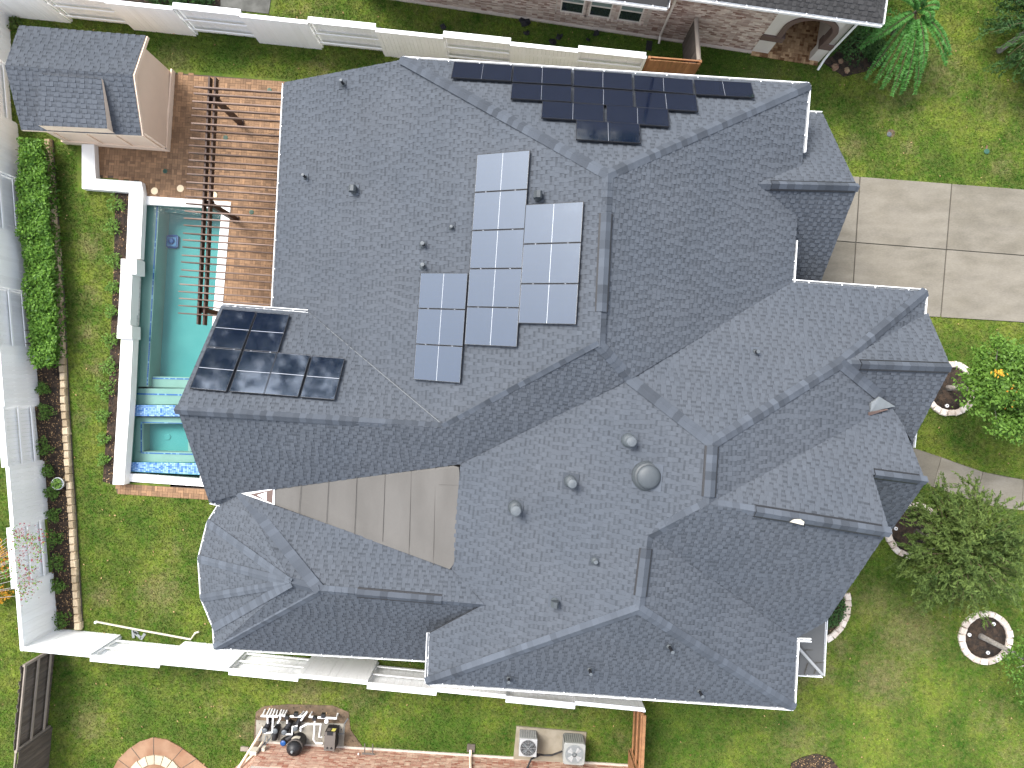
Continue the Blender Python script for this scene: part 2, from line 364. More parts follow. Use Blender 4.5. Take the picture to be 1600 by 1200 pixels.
# ------------------------------------------------------------------ roof tools
def newell(P):
    n = Vector((0, 0, 0))
    for i in range(len(P)):
        a, b = P[i], P[(i+1) % len(P)]
        n.x += (a.y-b.y)*(a.z+b.z); n.y += (a.z-b.z)*(a.x+b.x); n.z += (a.x-b.x)*(a.y+b.y)
    n.normalize(); return n if n.z > 0 else -n
def clip(poly, ax, lim, keep_less):
    out = []; n = len(poly)
    for i in range(n):
        a = poly[i]; b = poly[(i+1) % n]
        ia = (a[ax] <= lim) if keep_less else (a[ax] >= lim); ib = (b[ax] <= lim) if keep_less else (b[ax] >= lim)
        if ia: out.append(a)
        if ia != ib:
            t = (lim-a[ax])/(b[ax]-a[ax]); out.append((a[0]+(b[0]-a[0])*t, a[1]+(b[1]-a[1])*t))
    return out
def face_frame(P):
    n = newell(P); c = sum(P, Vector())/len(P)
    up = Vector((0, 0, 1))-n*n.z; up.normalize(); al = up.cross(n).normalized()
    return c, n, al, up
def shingle_face(P, expo=.143, big=1.0):
    """list of (area seen, verts, faces, tone) for one roof slope"""
    c, n, al, up = face_frame(P)
    poly = [((p-c).dot(al), (p-c).dot(up)) for p in P]
    if sum(poly[i][0]*poly[(i+1) % len(poly)][1]-poly[(i+1) % len(poly)][0]*poly[i][1] for i in range(len(poly))) < 0: poly.reverse()
    y0 = min(q[1] for q in poly); y1 = max(q[1] for q in poly); out = []; y = y0; row = 0
    def piece(cell, lo, hi, ylo, tone):
        q = [cell[0]]
        for s_ in cell[1:]:
            if abs(s_[0]-q[-1][0])+abs(s_[1]-q[-1][1]) > 1e-4: q.append(s_)
        if len(q) < 3: return
        A = abs(sum(q[i][0]*q[(i+1) % len(q)][1]-q[(i+1) % len(q)][0]*q[i][1] for i in range(len(q))))/2
        if A < 1.5e-4: return
        base = [c+al*s_[0]+up*s_[1] for s_ in q]
        topv = [b+n*(hi-(hi-lo)*min(1, max(0, (s_[1]-ylo)/expo))) for b, s_ in zip(base, q)]
        m = len(q); fs = [tuple(range(m, 2*m))]+[(i, (i+1) % m, m+(i+1) % m, m+i) for i in range(m)]
        d = H-base[0].z; out.append((A*n.z/d/d, base+topv, fs, tone))
    while y < y1-1e-4:
        strip = clip(clip(poly, 1, y+expo, True), 1, y, False)
        if len(strip) >= 3:
            xa = min(q[0] for q in strip); xb = max(q[0] for q in strip); x = xa-random.uniform(0, .3); dark = random.random() < .5
            rowt = random.uniform(-.025, .025); run = 0
            while x < xb:
                w = (random.uniform(.085, .15) if dark else random.uniform(.09, .18))*big
                cell = clip(clip(strip, 0, x+w-.003, True), 0, x+.001, False)
                if len(cell) >= 3:
                    if dark:          # the lower laminate shows between two tabs: a dark dash under a lighter head
                        yd = y+expo*random.uniform(.34, .52); lo_ = clip(cell, 1, yd, True); hi_ = clip(cell, 1, yd+.001, False)
                        if len(lo_) >= 3: piece(lo_, .004, .010, y, random.gauss(-.24, .05)+rowt)
                        if len(hi_) >= 3: piece(hi_, .004, .010, y, random.gauss(.0, .03)+rowt)
                    else: piece(cell, .004, .024, y, random.gauss(.045, .03)+rowt)
                x += w; dark = (not dark) if random.random() < .9 else dark
        y += expo; row += 1
    return out
def lay_shingles(parent, lst, mt, limit=300):
    lst.sort(key=lambda s_: -s_[0])
    for a, vs, fs, t in lst[:limit]:
        w = vs[0]; mb = MB(); mb.add(vs, fs, t); mb.build('shingle', mt, parent, world=Vector(w))
    rest = MB()
    for a, vs, fs, t in lst[limit:]: rest.add(vs, fs, t)
    if rest.v: rest.build('shingle_courses', mt, parent, kind='stuff')
def wing(d, n, side_pt, p):
    """direction in the slope with normal n, square to the line d, pointing to side_pt"""
    w = n.cross(d).normalized()
    return w if w.dot(side_pt-p) > 0 else -w
cap_total = [0]; cap_rest = MB()
def cap_line(parent, p, q, fa, fb, half=.165, expo=.19, lift=.044, name='ridge_cap'):
    """bent cap shingles along the line p (low) to q (high) between two slopes"""
    p = Vector(p); q = Vector(q); d = (q-p); L_ = d.length; d.normalize()
    wa = wing(d, newell(fa), sum(fa, Vector())/len(fa), (p+q)/2); wb = wing(d, newell(fb), sum(fb, Vector())/len(fb), (p+q)/2)
    up = Vector((0, 0, 1)); up = (up-d*up.z).normalized()
    n = max(1, int(L_/expo)); e = L_/n; ln = e*1.25
    def sect(o, h): return [o+wa*half+up*h, o+wa*half*.45+up*(h+.006), o+up*(h+.016), o+wb*half*.45+up*(h+.006), o+wb*half+up*h]
    a = sect(Vector(), lift+.012); b = sect(d*ln, lift-.008); a0 = [v-up*.018 for v in a]; b0 = [v-up*.012 for v in b]
    fs = []
    for i in range(4): fs += [(i, i+1, 6+i, 5+i), (10+i, 10+i+1, i+1, i)]
    fs += [(10, 0, 5, 15), (4, 14, 19, 9)]
    vs = a+b+a0+b0
    me = bpy.data.meshes.new(name); me.from_pydata([tuple(v) for v in vs], [], fs); me.materials.append(M['cap']); me.update()
    for i in range(n):
        o_ = p+d*(e*i)
        if cap_total[0] < 300:
            o = bpy.data.objects.new(name, me); link(o, parent, o_)
        else:
            cap_rest.add([v+o_ for v in vs], fs, random.uniform(-.22, .22))
        cap_total[0] += 1

# ------------------------------------------------------------------ house roof: corners (pixel, height)
RV = {k: U(*v) for k, v in dict(
 A1=(445,130,3.11), A2=(628,92,5.28), A3=(1263,133,5.49), P1=(950,272,8.12), P2=(937,540,8.08), J1=(697,668,6.18), K1=(483,489,3.87), A0=(427,487,3.17),
 E4=(1238,441,5.46), P3=(985,592,7.55), V2=(720,725,5.52), B0=(275,640,6.13), B2=(328,784,3.96), T0=(378,771,4.30), B1=(345,478,3.88),
 P4=(1113,692,8.45), P5=(1107,787,8.48), P6=(1012,836,7.84), P7=(998,952,7.86), C1=(668,1066,5.48), C0=(671,990,5.42), M=(757,944,6.08), T2=(705,888,5.60),
 N4=(1446,456,5.44), Q1=(1312,568,6.96), V1=(1392,634,6.26), G3e=(1390,832,8.34), G4a=(1363,741,7.49), G4b=(1447,752,7.45), L1=(1411,665,6.57),
 G3x=(1290,968,6.07), E5=(1245,998,5.72), C2=(1239,1106,5.62), G2e=(1486,574,6.96), G2x=(1450,490,5.39), G2y=(1425,690,5.61), N5=(1443,492,5.44),
 T=(500,922,6.12), S0=(668,1031,3.50), Cw=(337,1012,3.46), TA=(455,910,6.10), Ta=(344,788,3.80), Tb=(326,817,3.55), Tc=(312,873,3.46), Td=(316,934,3.46), Te=(335,980,3.46),
 G1a=(1185,288,6.11), G1b=(1340,292,6.11), G1c=(1285,178,3.50), G1d=(1281,441,4.06)).items()}
r = RV
G1i = r['G1a']+AX*-.3; G1ci = r['G1c']-AX*2.0; G1di = r['G1d']-AX*1.6-AY*.0
G1de = r['G1d']+Vector((.0, -.35, -.30)); G1die = G1di+Vector((0, -.35, -.30))
FACES = dict(
 W=[r[k] for k in 'A1 A0 K1 J1 P2 P1 A2'.split()], N=[r[k] for k in 'A2 P1 A3'.split()], E=[r[k] for k in 'A3 P1 P2 P3 E4'.split()],
 S1=[r[k] for k in 'J1 B0 B2 T0 V2 P3 P2'.split()], Bn=[r[k] for k in 'B1 B0 J1 K1'.split()],
 W2=[r[k] for k in 'P3 V2 T2 M C0 C1 P7 P6 P5 P4'.split()], N3=[r[k] for k in 'P3 P4 Q1 N4 E4'.split()], E1=[r[k] for k in 'P4 P5 V1 Q1'.split()],
 G3n=[r[k] for k in 'P5 G3e G4a G4b L1 V1'.split()], G3s=[r[k] for k in 'P5 P6 E5 G3x G3e'.split()], E2=[r[k] for k in 'P6 P7 C2 E5'.split()],
 S2=[r[k] for k in 'P7 C1 C2'.split()], G2n=[r['Q1'], r['G2e'], r['G2x'], r['N5']], G2s=[r[k] for k in 'Q1 V1 G2y G2e'.split()], Hs=[r[k] for k in 'Q1 N5 N4'.split()],
 Cn=[r[k] for k in 'T0 T M T2'.split()], Cs=[r[k] for k in 'Cw S0 M T'.split()], F0=[r[k] for k in 'T0 TA T'.split()], F1=[r[k] for k in 'Ta TA T0'.split()], F1b=[r[k] for k in 'B2 Ta T0'.split()],
 F2=[r[k] for k in 'Ta Tb TA'.split()], F3=[r[k] for k in 'Tb Tc TA'.split()], F4=[r[k] for k in 'Tc Td TA'.split()], F5=[r[k] for k in 'Td Te TA'.split()], F6=[r[k] for k in 'Te Cw TA'.split()], F7=[r[k] for k in 'Cw T TA'.split()],
 G1n=[G1i, r['G1b'], r['G1c'], G1ci], G1s=[G1i, G1die, G1de, r['G1b']])
G4low = U(1395, 826, 5.5); G4in = U(1345, 818, 5.5)
FACES['G4s'] = [r['G4a'], G4in, G4low, r['G4b']]
# ground sheet with dry and lush patches
def gs(px, py, rad, s_=1.0): p = U(px, py); return (p.x, p.y, rad*.02435, s_)
DRY = [gs(*a) for a in ((272,92,34,.9),(500,110,30,.6),(1420,985,70,.75),(1370,940,50,.7),(1500,930,55,.5),(1380,1060,60,.75),(1310,1010,30,.6),(1470,110,70,.55),(1400,150,70,.5),(1560,160,60,.5),
 (1330,230,28,.7),(1420,230,18,.7),(1565,260,26,.6),(140,385,26,.75),(145,460,26,.6),(135,520,22,.75),(150,575,22,.7),(125,650,26,.5),(250,925,46,.75),(160,930,26,.8),(270,860,40,.45),(100,1010,45,.5),(140,1130,40,.7),
 (560,1085,60,.5),(480,1085,40,.75),(390,1140,30,.7),(640,1050,120,.35),(260,1075,90,.3),(340,1110,30,.5),(330,1060,40,.4),(880,1090,100,.45),(970,1160,30,.5),(1240,1060,40,.65),(1290,1050,30,.65),(1550,1120,50,.5),(1580,1180,40,.5),
 (1250,1160,70,.55),(690,40,120,.30),(480,20,60,.5),(1200,120,60,.5),(1470,730,10,.3),(1590,330,5,.2),(900,1075,60,.4),(1440,640,14,.2))]
LUSH = [gs(*a) for a in ((1000,80,50,.7),(880,75,40,.6),(1130,100,60,.5),(270,70,60,.5),(340,75,50,.6),(700,1140,50,.5),(1060,1130,60,.4),(1400,900,50,.45),(200,830,50,.25),(1470,930,30,.3),(250,1110,50,.35),(1200,90,30,.6),(1490,250,40,.3),(1300,285,30,.2))]
def field(X, Y, L_):
    a = np.zeros_like(X)
    for x, y, rd, s_ in L_: a = np.maximum(a, s_*np.exp(-((X-x)**2+(Y-y)**2)/(rd*rd)))
    return a
gx = np.concatenate([[-600,-200,-80,-40], np.arange(-26, 26.01, .25), [40,80,200,600]]); gy = np.concatenate([[-600,-200,-80,-30], np.arange(-19, 19.01, .25), [30,80,200,600]])
# pool pit in the sheet: cells inside the basin are left out
POOL = [U(*a) for a in ((217,311),(355,321),(326,760),(193,745))]
def inside(poly, X, Y):
    c = np.zeros(X.shape, bool); n = len(poly)
    for i in range(n):
        x1, y1 = poly[i][0], poly[i][1]; x2, y2 = poly[(i+1) % n][0], poly[(i+1) % n][1]
        if y1 == y2: continue
        c ^= ((y1 > Y) != (y2 > Y)) & (X < (x2-x1)*(Y-y1)/(y2-y1)+x1)
    return c
XX, YY = np.meshgrid(gx, gy); nx = len(gx)
V = np.stack([XX.ravel(), YY.ravel(), np.zeros(XX.size)], 1)
ii, jj = np.meshgrid(np.arange(nx-1), np.arange(len(gy)-1)); b0 = (jj*nx+ii).ravel()
FQ = np.stack([b0, b0+1, b0+1+nx, b0+nx], 1)
cx = V[FQ].mean(1); keep = np.ones(len(FQ), bool)
for k in range(4): keep &= ~inside(POOL, V[FQ[:, k], 0], V[FQ[:, k], 1])
keep &= ~inside(POOL, cx[:, 0], cx[:, 1])
FQ = FQ[keep]; cx = cx[keep]
gr = mesh_np('ground', V, FQ, M['lawn'], attrs=dict(dry=field(cx[:, 0], cx[:, 1], DRY), lush=field(cx[:, 0], cx[:, 1], LUSH)))
tag(gr, 'mown lawn ground around the houses', kind='structure')

# ------------------------------------------------------------------ driveway, walk, patio, beds
def structure(name, mb, mt, label, z=None):
    o = mb.build(name, mt); o['kind'] = 'structure'; o['label'] = label; return o
drive = thing('driveway', U(1450, 390), 'pale concrete driveway of large jointed slabs beside the garage roof', None, kind='structure')
MB().prism([U(*p) for p in ((1210,268),(1900,318),(1890,531),(1200,468))], -.10, .006).build('joint_bed', M['joint'], drive)
def lerp(a, b, t): return a+(b-a)*t
top = lambda x: 276+(x-1340)*.0775; bot = lambda x: 495+(x-1450)*.060; mid = lambda x: 377+(x-1308)*.0775
vs_ = [(1215,1210),(1343,1329),(1487,1469),(1632,1614),(1780,1760),(1890,1870)]
for i in range(5):
    for k in range(2):
        f0, f1 = ((top, mid) if k == 0 else (mid, bot))
        def xat(j, y): t_ = (y-277)/(494-277); return vs_[j][0]+(vs_[j][1]-vs_[j][0])*t_
        q = []
        for j, f in ((i, f0), (i+1, f0), (i+1, f1), (i, f1)):
            x = vs_[j][0]
            for _ in range(3): x = xat(j, f(x))
            q.append(U(x, f(x)))
        c = sum(q, Vector())/4; q = [c+(p-c)*(1-.022/(p-c).length*1.3) for p in q]
        MB().prism(q, -.05, .045+.002*((i+k) % 2)).build('slab', M['concrete'], drive)
walk = thing('walkway', U(1500, 740), 'curved narrow concrete garden walk leading to the front door', None, kind='structure')
wt = [(1395,690),(1428,700),(1470,714),(1535,737),(1598,749),(1665,754)]; wb = [(1400,735),(1448,757),(1458,761),(1523,783),(1596,797),(1665,800)]
MB().prism([U(*p) for p in wt+wb[::-1]], -.1, .008).build('joint_bed', M['joint'], walk)
mid2 = lambda a, b, t: (a[0]+(b[0]-a[0])*t, a[1]+(b[1]-a[1])*t)
segs = [[(1400,691),(1436,703),(1470,714),(1457,760.5),(1425,748),(1400,735)],[(1470,714),(1502,726),(1535,737),(1523,783),(1490,772),(1457,760.5)],[(1535,737),(1566,744),(1598,749),(1596,797),(1560,793),(1523,783)],[(1598,749),(1665,755),(1665,801),(1596,797)]]
for s_ in segs:
    q = [U(*p) for p in s_]; c = sum(q, Vector())/len(q); q = [c+(p-c)*.988 for p in q]
    MB().prism(q, -.05, .04).build('slab', M['concrete'], walk)

def in_poly(poly, x, y): return bool(inside(poly, np.array([x]), np.array([y]))[0])
def pave(name, poly_px, label, rot=0.0, bl=.2, bw=.1, z=.03):
    poly = [U(*p) for p in poly_px]
    par = thing(name, sum(poly, Vector())/len(poly), label, None, kind='structure')
    MB().prism(poly, -.1, .018).build('bed', M['paver_bed'], par)
    ax = Vector((math.cos(rot-TH), math.sin(rot-TH), 0)); ay = Vector((-ax.y, ax.x, 0))
    us = [p.dot(ax) for p in poly]; vs2 = [p.dot(ay) for p in poly]; L_ = []
    P2 = [(p.dot(ax), p.dot(ay)) for p in poly]
    # pairs of pavers laid in alternating directions, as in the photograph
    s_ = bl; u = min(us); i = 0
    while u < max(us):
        v = min(vs2); j = 0
        while v < max(vs2):
            for k in range(2):
                if (i+j) % 2: a, b, w, h = u, v+k*bw, bl, bw
                else: a, b, w, h = u+k*bw, v, bw, bl
                cell = [(a+.004, b+.004), (a+w-.004, b+.004), (a+w-.004, b+h-.004), (a+.004, b+h-.004)]
                ok = [in_poly(P2, *c_) for c_ in cell]
                if not any(ok): continue
                if not all(ok):
                    cc = cell
                    if not in_poly(P2, a+w/2, b+h/2): continue
                L_.append((cell, z+random.uniform(-.003, .004), max(-1, min(1, random.gauss(-.05, .42)))))
            v += s_; j += 1
        u += s_; i += 1
    random.shuffle(L_)
    def put(mb, it):
        cell, zz, t_ = it
        q = [ax*c_[0]+ay*c_[1] for c_ in cell]; mb.hexa([Vector((p.x, p.y, .012)) for p in q]+[Vector((p.x, p.y, zz)) for p in q], t_)
    rest = MB()
    for it in L_: put(rest, it)
    rest.build('paver', M['paver'], par, kind='stuff')
    return par
pave('patio', [(271,114),(449,128),(470,180),(470,500),(345,500),(347,326),(224,318),(224,284),(150,276),(148,225)], 'reddish brown brick paver patio under the pergola beside the pool')
pave('paver_border', [(181,756),(372,766),(372,784),(183,770)], 'strip of reddish brown pavers below the spa')

def bed(name, poly_px, label, z=.03, mt='mulch', chips=400, leaves=0, chs=.05):
    poly = [U(*p) for p in poly_px]
    o = structure(name, MB().prism(poly, -.08, z), M[mt], label)
    xs = [p.x for p in poly]; ys = [p.y for p in poly]
    for nm, n, m_, sz in (('bark_chips', chips, 'mulch_chip', chs), ('fallen_leaves', leaves, 'dead_leaf', .055)):
        if not n: continue
        X = rng.uniform(min(xs), max(xs), n*4); Y = rng.uniform(min(ys), max(ys), n*4); k = inside(poly, X, Y); X = X[k][:n]; Y = Y[k][:n]
        if nm == 'fallen_leaves':   # leaves drift to the stone edge
            pass
        scatter(nm, X, Y, z+.01, sz, M[m_], o, up=.8)
    return o
def scatter(nm, X, Y, z, sz, m_, parent=None, up=.8, kind='stuff', aspect=.5, tones=None):
    n = len(X)
    if n == 0: return None
    C = np.stack([X, Y, np.zeros(n)+z+rng.uniform(0, .02, n)], 1) if np.isscalar(z) else np.stack([X, Y, z], 1)
    return leaves(nm, C, sz, m_, parent, up, kind, aspect, tones)
def leaves(nm, C, sz, m_, parent=None, up=.5, kind=None, aspect=.5, tones=None, dirs=None, szv=.35):
    """a rhombus leaf at every point of C"""
    n = len(C)
    N_ = rng.normal(size=(n, 3)); N_ /= np.linalg.norm(N_, axis=1)[:, None]; N_[:, 2] = np.abs(N_[:, 2]); N_ = N_*(1-up)+np.array([0, 0, up]); N_ /= np.linalg.norm(N_, axis=1)[:, None]
    A = rng.normal(size=(n, 3)) if dirs is None else dirs+rng.normal(size=(n, 3))*.25
    A -= N_*(A*N_).sum(1)[:, None]; A /= np.linalg.norm(A, axis=1)[:, None]+1e-9; B = np.cross(N_, A)
    s_ = sz*(1+rng.uniform(-szv, szv, n))[:, None]
    V = np.stack([C-A*s_*.5, C+B*s_*aspect*.5+A*s_*.05+N_*s_*.08, C+A*s_*.5, C-B*s_*aspect*.5+A*s_*.05+N_*s_*.08], 1).reshape(-1, 3)
    FQ = np.arange(n*4).reshape(n, 4)
    t_ = np.clip(rng.normal(0, .45, n), -1, 1) if tones is None else tones
    return mesh_np(nm, V, FQ, m_, t_, parent, kind)

M['soil_grey'] = mat('damp_concrete', (.075, .075, .068), c2=(.12, .12, .11), rough=.9, noise=.35, scale=3.)
bed('flower_bed', [(44,560),(104,562),(112,720),(127,982),(88,982),(70,760)], 'dark mulched flower bed between the white fence and the stone edging', chips=1500, leaves=1100)
bed('pool_bed', [(181,300),(204,301),(199,404),(190,405),(186,520),(190,560),(177,757),(161,752),(170,640),(173,540),(178,430)], 'narrow dark mulch strip along the white pool wall', chips=900, leaves=160)
bed('corner_bed', [(1330,930),(1324,960),(1312,985),(1290,1000),(1262,1000),(1280,930)], 'small planted bed at the corner of the house front', chips=150)
bed('mulch_island', [(1236,1192),(1252,1183),(1276,1177),(1298,1184),(1312,1202),(1315,1230),(1230,1230)], 'mulch island at the bottom edge of the front lawn', chips=500, leaves=260)
bed('equipment_soil', [(400,1112),(412,1103),(450,1100),(520,1102),(545,1112),(548,1140),(566,1165),(570,1180),(395,1180)], 'bare soil round the neighbour pool equipment', mt='soil', chips=350, leaves=60)
bed('shrub_bed', [(1283,96),(1300,88),(1330,60),(1372,60),(1378,98),(1352,112),(1318,120)], 'dark planted bed at the corner of the neighbour porch', chips=300)
bed('neighbour_bed', [(-60,430),(8,432),(14,560),(16,660),(-60,660)], 'mulch bed behind the white fence', chips=500, leaves=160)
bed('top_bed', [(190,-40),(345,-40),(345,12),(190,2)], 'planted bed behind the top fence', chips=300)
structure('neighbour_patio', MB().prism([U(*p) for p in ((338,-60),(432,-60),(420,22),(345,14))], -.08, .03), M['soil_grey'], 'small dark concrete patch behind the top white fence')

# ------------------------------------------------------------------ the house
house = thing('house', (0, 0, 0), 'large house with a grey shingled roof of many hips and gables', 'house')
deck = MB()
def flat(P):
    n = newell(P); c = sum(P, Vector())/len(P)
    return [Vector((p.x, p.y, c.z-((p.x-c.x)*n.x+(p.y-c.y)*n.y)/n.z)) for p in P]
for k in list(FACES): FACES[k] = flat(FACES[k])
for k, P in FACES.items(): deck.slab([p+Vector((0, 0, -.012)) for p in P], (0, 0, -.13))
roof = deck.build('roof', M['deck'], house)
sh = []
for P in FACES.values(): sh += shingle_face(P)
lay_shingles(roof, sh, M['shingle'])
f = FACES
CAPS = [('P2','P1','W','E'), ('A2','P1','W','N'), ('A3','P1','N','E'), ('P3','P2','S1','E'), ('J1','P2','S1','W'), ('J1','B0','S1','Bn'), ('P3','P4','W2','N3'), ('P5','P4','W2','E1'),
        ('Q1','P4','N3','E1'), ('N4','Q1','N3','Hs'), ('Q1','G2e','G2n','G2s'), ('V1','Q1','E1','G2s'), ('P6','P5','W2','G3s'), ('P6','P7','W2','E2'), ('C1','P7','W2','S2'), ('C2','P7','E2','S2'),
        ('G3e','P5','G3n','G3s'), ('G4b','G4a','G3n','G4s'), ('M','T','Cn','Cs'), ('T0','T','Cn','F0'), ('Cw','T','Cs','F6')]
for a, b, fa, fb in CAPS:
    pa, pb = r[a], r[b]
    if b == 'B0': pa, pb = r['B0'], r['J1']
    if a == 'V1': pa = pa+(pb-pa)*.22
    cap_line(roof, pa, pb, f[fa], f[fb])
cap_line(roof, r['G1b'], r['G1a'], f['G1n'], f['G1s'])
cap_line(roof, r['Ta']*.0+r['TA'], r['T'], f['F0'], f['F7'])
for a, fa, fb in (('Tb','F2','F3'), ('Tc','F3','F4'), ('Td','F4','F5'), ('Te','F5','F6')):
    cap_line(roof, r[a], r['TA'], f[fa], f[fb], half=.13)
if cap_rest.v: cap_rest.build('cap_courses', M['cap'], roof, kind='stuff')
# folded valley strip of light metal edge between the pool wing and the big slope, and below the turret
mb = MB()
for a, b in ((r['J1'], r['K1']), (r['TA'], U(400, 806, 4.35))):
    MB().tube([Vector(a)+Vector((0, 0, .012)), Vector(b)+Vector((0, 0, .008))], .016, 6).build('valley_edge', M['vent_cap'], roof)
# flat cricket membrane
n_ = Vector((0, 0, .035))
mem = [U(428,763.5,4.43), U(708,727.5,5.47), U(717,730,5.53), U(718,738,5.54), U(713,870,5.60), U(711,878,5.6), U(703,889,5.60), U(428,788,4.43)]
pm = MB().slab([p+n_ for p in mem], (0, 0, -.10)).build('membrane_roof', M['membrane'], house)
# membrane sheets: thin laps
def mem_z(px, py):
    a, b, c = r['T0'], r['V2'], r['T2']; n = (b-a).cross(c-a); ray = Vector(((px-800)/F, (600-py)/F, -1)); o = Vector((0, 0, H)); t_ = n.dot(a-o)/n.dot(ray); return o+ray*t_
for x0, ya, yb in ((471,757,804),(514,750,820),(558,744,838),(602,742,846),(643,735,867),(681,731,883)):
    p, q = mem_z(x0, ya)+n_*1.25, mem_z(x0-4, yb)+n_*1.25; MB().tube([p-n_*.36, q-n_*.36], .0075, 5).build('sheet_lap', M['seam'], pm)
p, q = mem_z(603,757)+n_*1.25, mem_z(716,758)+n_*1.25; MB().tube([mem_z(686,757)+n_*1.25, q], .006, 5).build('sheet_lap', M['seam'], pm)
tip = [U(378,770.5,4.33), U(430,763,4.44), U(430,789,4.44)]
g = MB().slab([p+n_*1.6 for p in tip], (0, 0, -.08)).build('scupper_flashing', M['gutter'], house)
c_ = sum(tip, Vector())/3
t2 = [c_+(p-c_)*k for p, k in zip(tip, (.62, .86, .80))]; MB().slab([p+n_*1.75 for p in t2], (0, 0, -.02)).build('brown_panel', M['brown_trim'], g)
t3 = [lerp(t2[0], c_, .55), lerp(t2[1], c_, .38)+Vector((-.08, 0, 0)), lerp(t2[2], c_, .38)+Vector((-.08, 0, 0))]; MB().slab([p+n_*1.9 for p in t3], (0, 0, -.02)).build('white_panel', M['gutter'], g)
fl = [U(1358,645,6.50), U(1360,630,6.62), U(1373,620,6.70), U(1397,635,6.33), U(1378,639,6.42)]
g = MB().slab([p+Vector((0, 0, .06)) for p in fl], (0, 0, -.10)).build('cricket_flashing', M['flash'], house)
MB().slab([p+Vector((0, 0, .075)) for p in (U(1354,650,6.5), U(1356,644,6.55), U(1384,639,6.4), U(1386,640,6.4))], (0, 0, -.05)).build('brown_strip', M['brown_trim'], g)

# ridge vents: raised cap strips with a dark slot under both edges
def ridge_vent(pa, pb, fa, fb, half=.15):
    pa = Vector(pa); pb = Vector(pb); d = (pb-pa).normalized(); na, nb = newell(fa), newell(fb)
    wa = wing(d, na, sum(fa, Vector())/len(fa), (pa+pb)/2); wb = wing(d, nb, sum(fb, Vector())/len(fb), (pa+pb)/2); up = Vector((0, 0, 1))
    mb = MB(); h = half+.048
    def sec(o): return [o+wa*h+up*.028, o+up*.05, o+wb*h+up*.028, o+wa*h+up*.064, o+up*.082, o+wb*h+up*.064]
    a, b = sec(pa), sec(pb)
    mb.add(a+b, [(0, 6, 7, 1), (1, 7, 8, 2), (3, 4, 10, 9), (4, 5, 11, 10), (0, 3, 9, 6), (2, 8, 11, 5), (0, 1, 4, 3), (1, 2, 5, 4), (6, 9, 10, 7), (7, 10, 11, 8)])
    o = mb.build('ridge_vent', M['black'], house)
    n = max(1, int((pb-pa).length/.22)); e = (pb-pa).length/n
    def s2(q, lift): return [q+wa*half+up*lift, q+up*(lift+.02), q+wb*half+up*lift]
    A = s2(Vector(), .084); B = s2(d*e*.995, .079); A0 = [v-up*.015 for v in A]; B0 = [v-up*.012 for v in B]
    me = bpy.data.meshes.new('vent_cap'); me.from_pydata([tuple(v) for v in A+B+A0+B0], [], [(0, 1, 4, 3), (1, 2, 5, 4), (6, 7, 1, 0), (7, 8, 2, 1), (0, 3, 9, 6), (2, 8, 11, 5), (3, 4, 10, 9), (4, 5, 11, 10)]); me.materials.append(M['cap']); me.update()
    for i in range(n):
        link(bpy.data.objects.new('cap_shingle', me), o, pa+d*(e*i))
def on_ridge(a, b, px, py):
    """point of the ridge a-b nearest to the sight line of a pixel"""
    a, b = r[a], r[b]; best = min((abs((lerp(a, b, t/400).x*F/(H-lerp(a, b, t/400).z)+800)-px)+abs(600-lerp(a, b, t/400).y*F/(H-lerp(a, b, t/400).z)-py), t) for t in range(401)); return lerp(a, b, best[1]/400)
for a, b, p, q, fa, fb in (('P1','P2',(948,334),(935,487),'W','E'), ('P4','P5',(1112,697),(1107,776),'W2','E1'), ('P6','P7',(1004,857),(1000,931),'W2','E2'), ('T','M',(558,931),(690,939),'Cn','Cs'),
                           ('P5','G3e',(1180,815),(1378,831),'G3n','G3s'), ('Q1','G2e',(1345,568),(1484,574),'G2n','G2s'), ('G4a','G4b',(1366,742),(1437,751),'G3n','G4s'), ('G1a','G1b',(1205,288),(1337,292),'G1n','G1s')):
    ridge_vent(on_ridge(a, b, *p), on_ridge(a, b, *q), f[fa], f[fb])

# walls under the roof
def hpoly(*uv): return [HF(u, v) for u, v in uv]
mb = MB()
for pts, z in (([(-3.7,2.2),(7.9,3.4),(7.9,9.2),(-3.7,9.3)], 5.0), ([(-7.8,-1.0),(-3.7,-1.0),(-3.7,9.3),(-7.8,9.25)], 2.9), ([(-9.3,-4.0),(-3.6,-4.0),(-3.6,1.6),(-9.3,1.6)], 3.5),
               ([(-1.6,-8.8),(8.6,-8.8),(8.6,3.2),(-1.6,3.2)], 5.1), ([(8.6,-.9),(12.0,-.9),(12.0,2.8),(8.6,2.8)], 5.1), ([(8.6,-6.3),(9.7,-6.3),(9.7,-.9),(8.6,-.9)], 5.3),
               ([(9.7,-3.6),(11.25,-3.6),(11.25,-.9),(9.7,-.9)], 5.0), ([(7.9,3.9),(9.5,3.9),(9.5,9.0),(7.9,9.0)], 3.2), ([(-8.6,-8.9),(-1.6,-8.9),(-1.6,-4.0),(-8.6,-4.0)], 3.2), ([(-9.6,-8.2),(-8.6,-8.8),(-8.6,-4.6),(-9.4,-5.2),(-9.8,-6.6)], 3.2)):
    mb.prism(hpoly(*pts), 0, z)
def gable(u, *vz): mb.slab([HF(u, v, z) for v, z in vz], AX*.12)
gable(-9.35, (1.6,3.5), (-1.36,5.75), (-4.0,3.6)); gable(12.0, (2.7,5.0), (1.2,6.6), (-.9,5.1)); gable(9.7, (-6.2,5.3), (-3.29,7.9), (-1.9,7.0), (-1.0,5.3)); gable(9.5, (9.0,3.2), (6.41,5.7), (3.9,3.4)); gable(11.25, (-3.5,5.0), (-1.98,7.0), (-.7,6.1), (-.7,5.0))
mb.slab([HF(-7.7,9.35,2.9), HF(-3.9,9.35,2.9), HF(-3.9,9.35,4.9)], AY*-.1)
mb.build('wall', M['wall'], house)

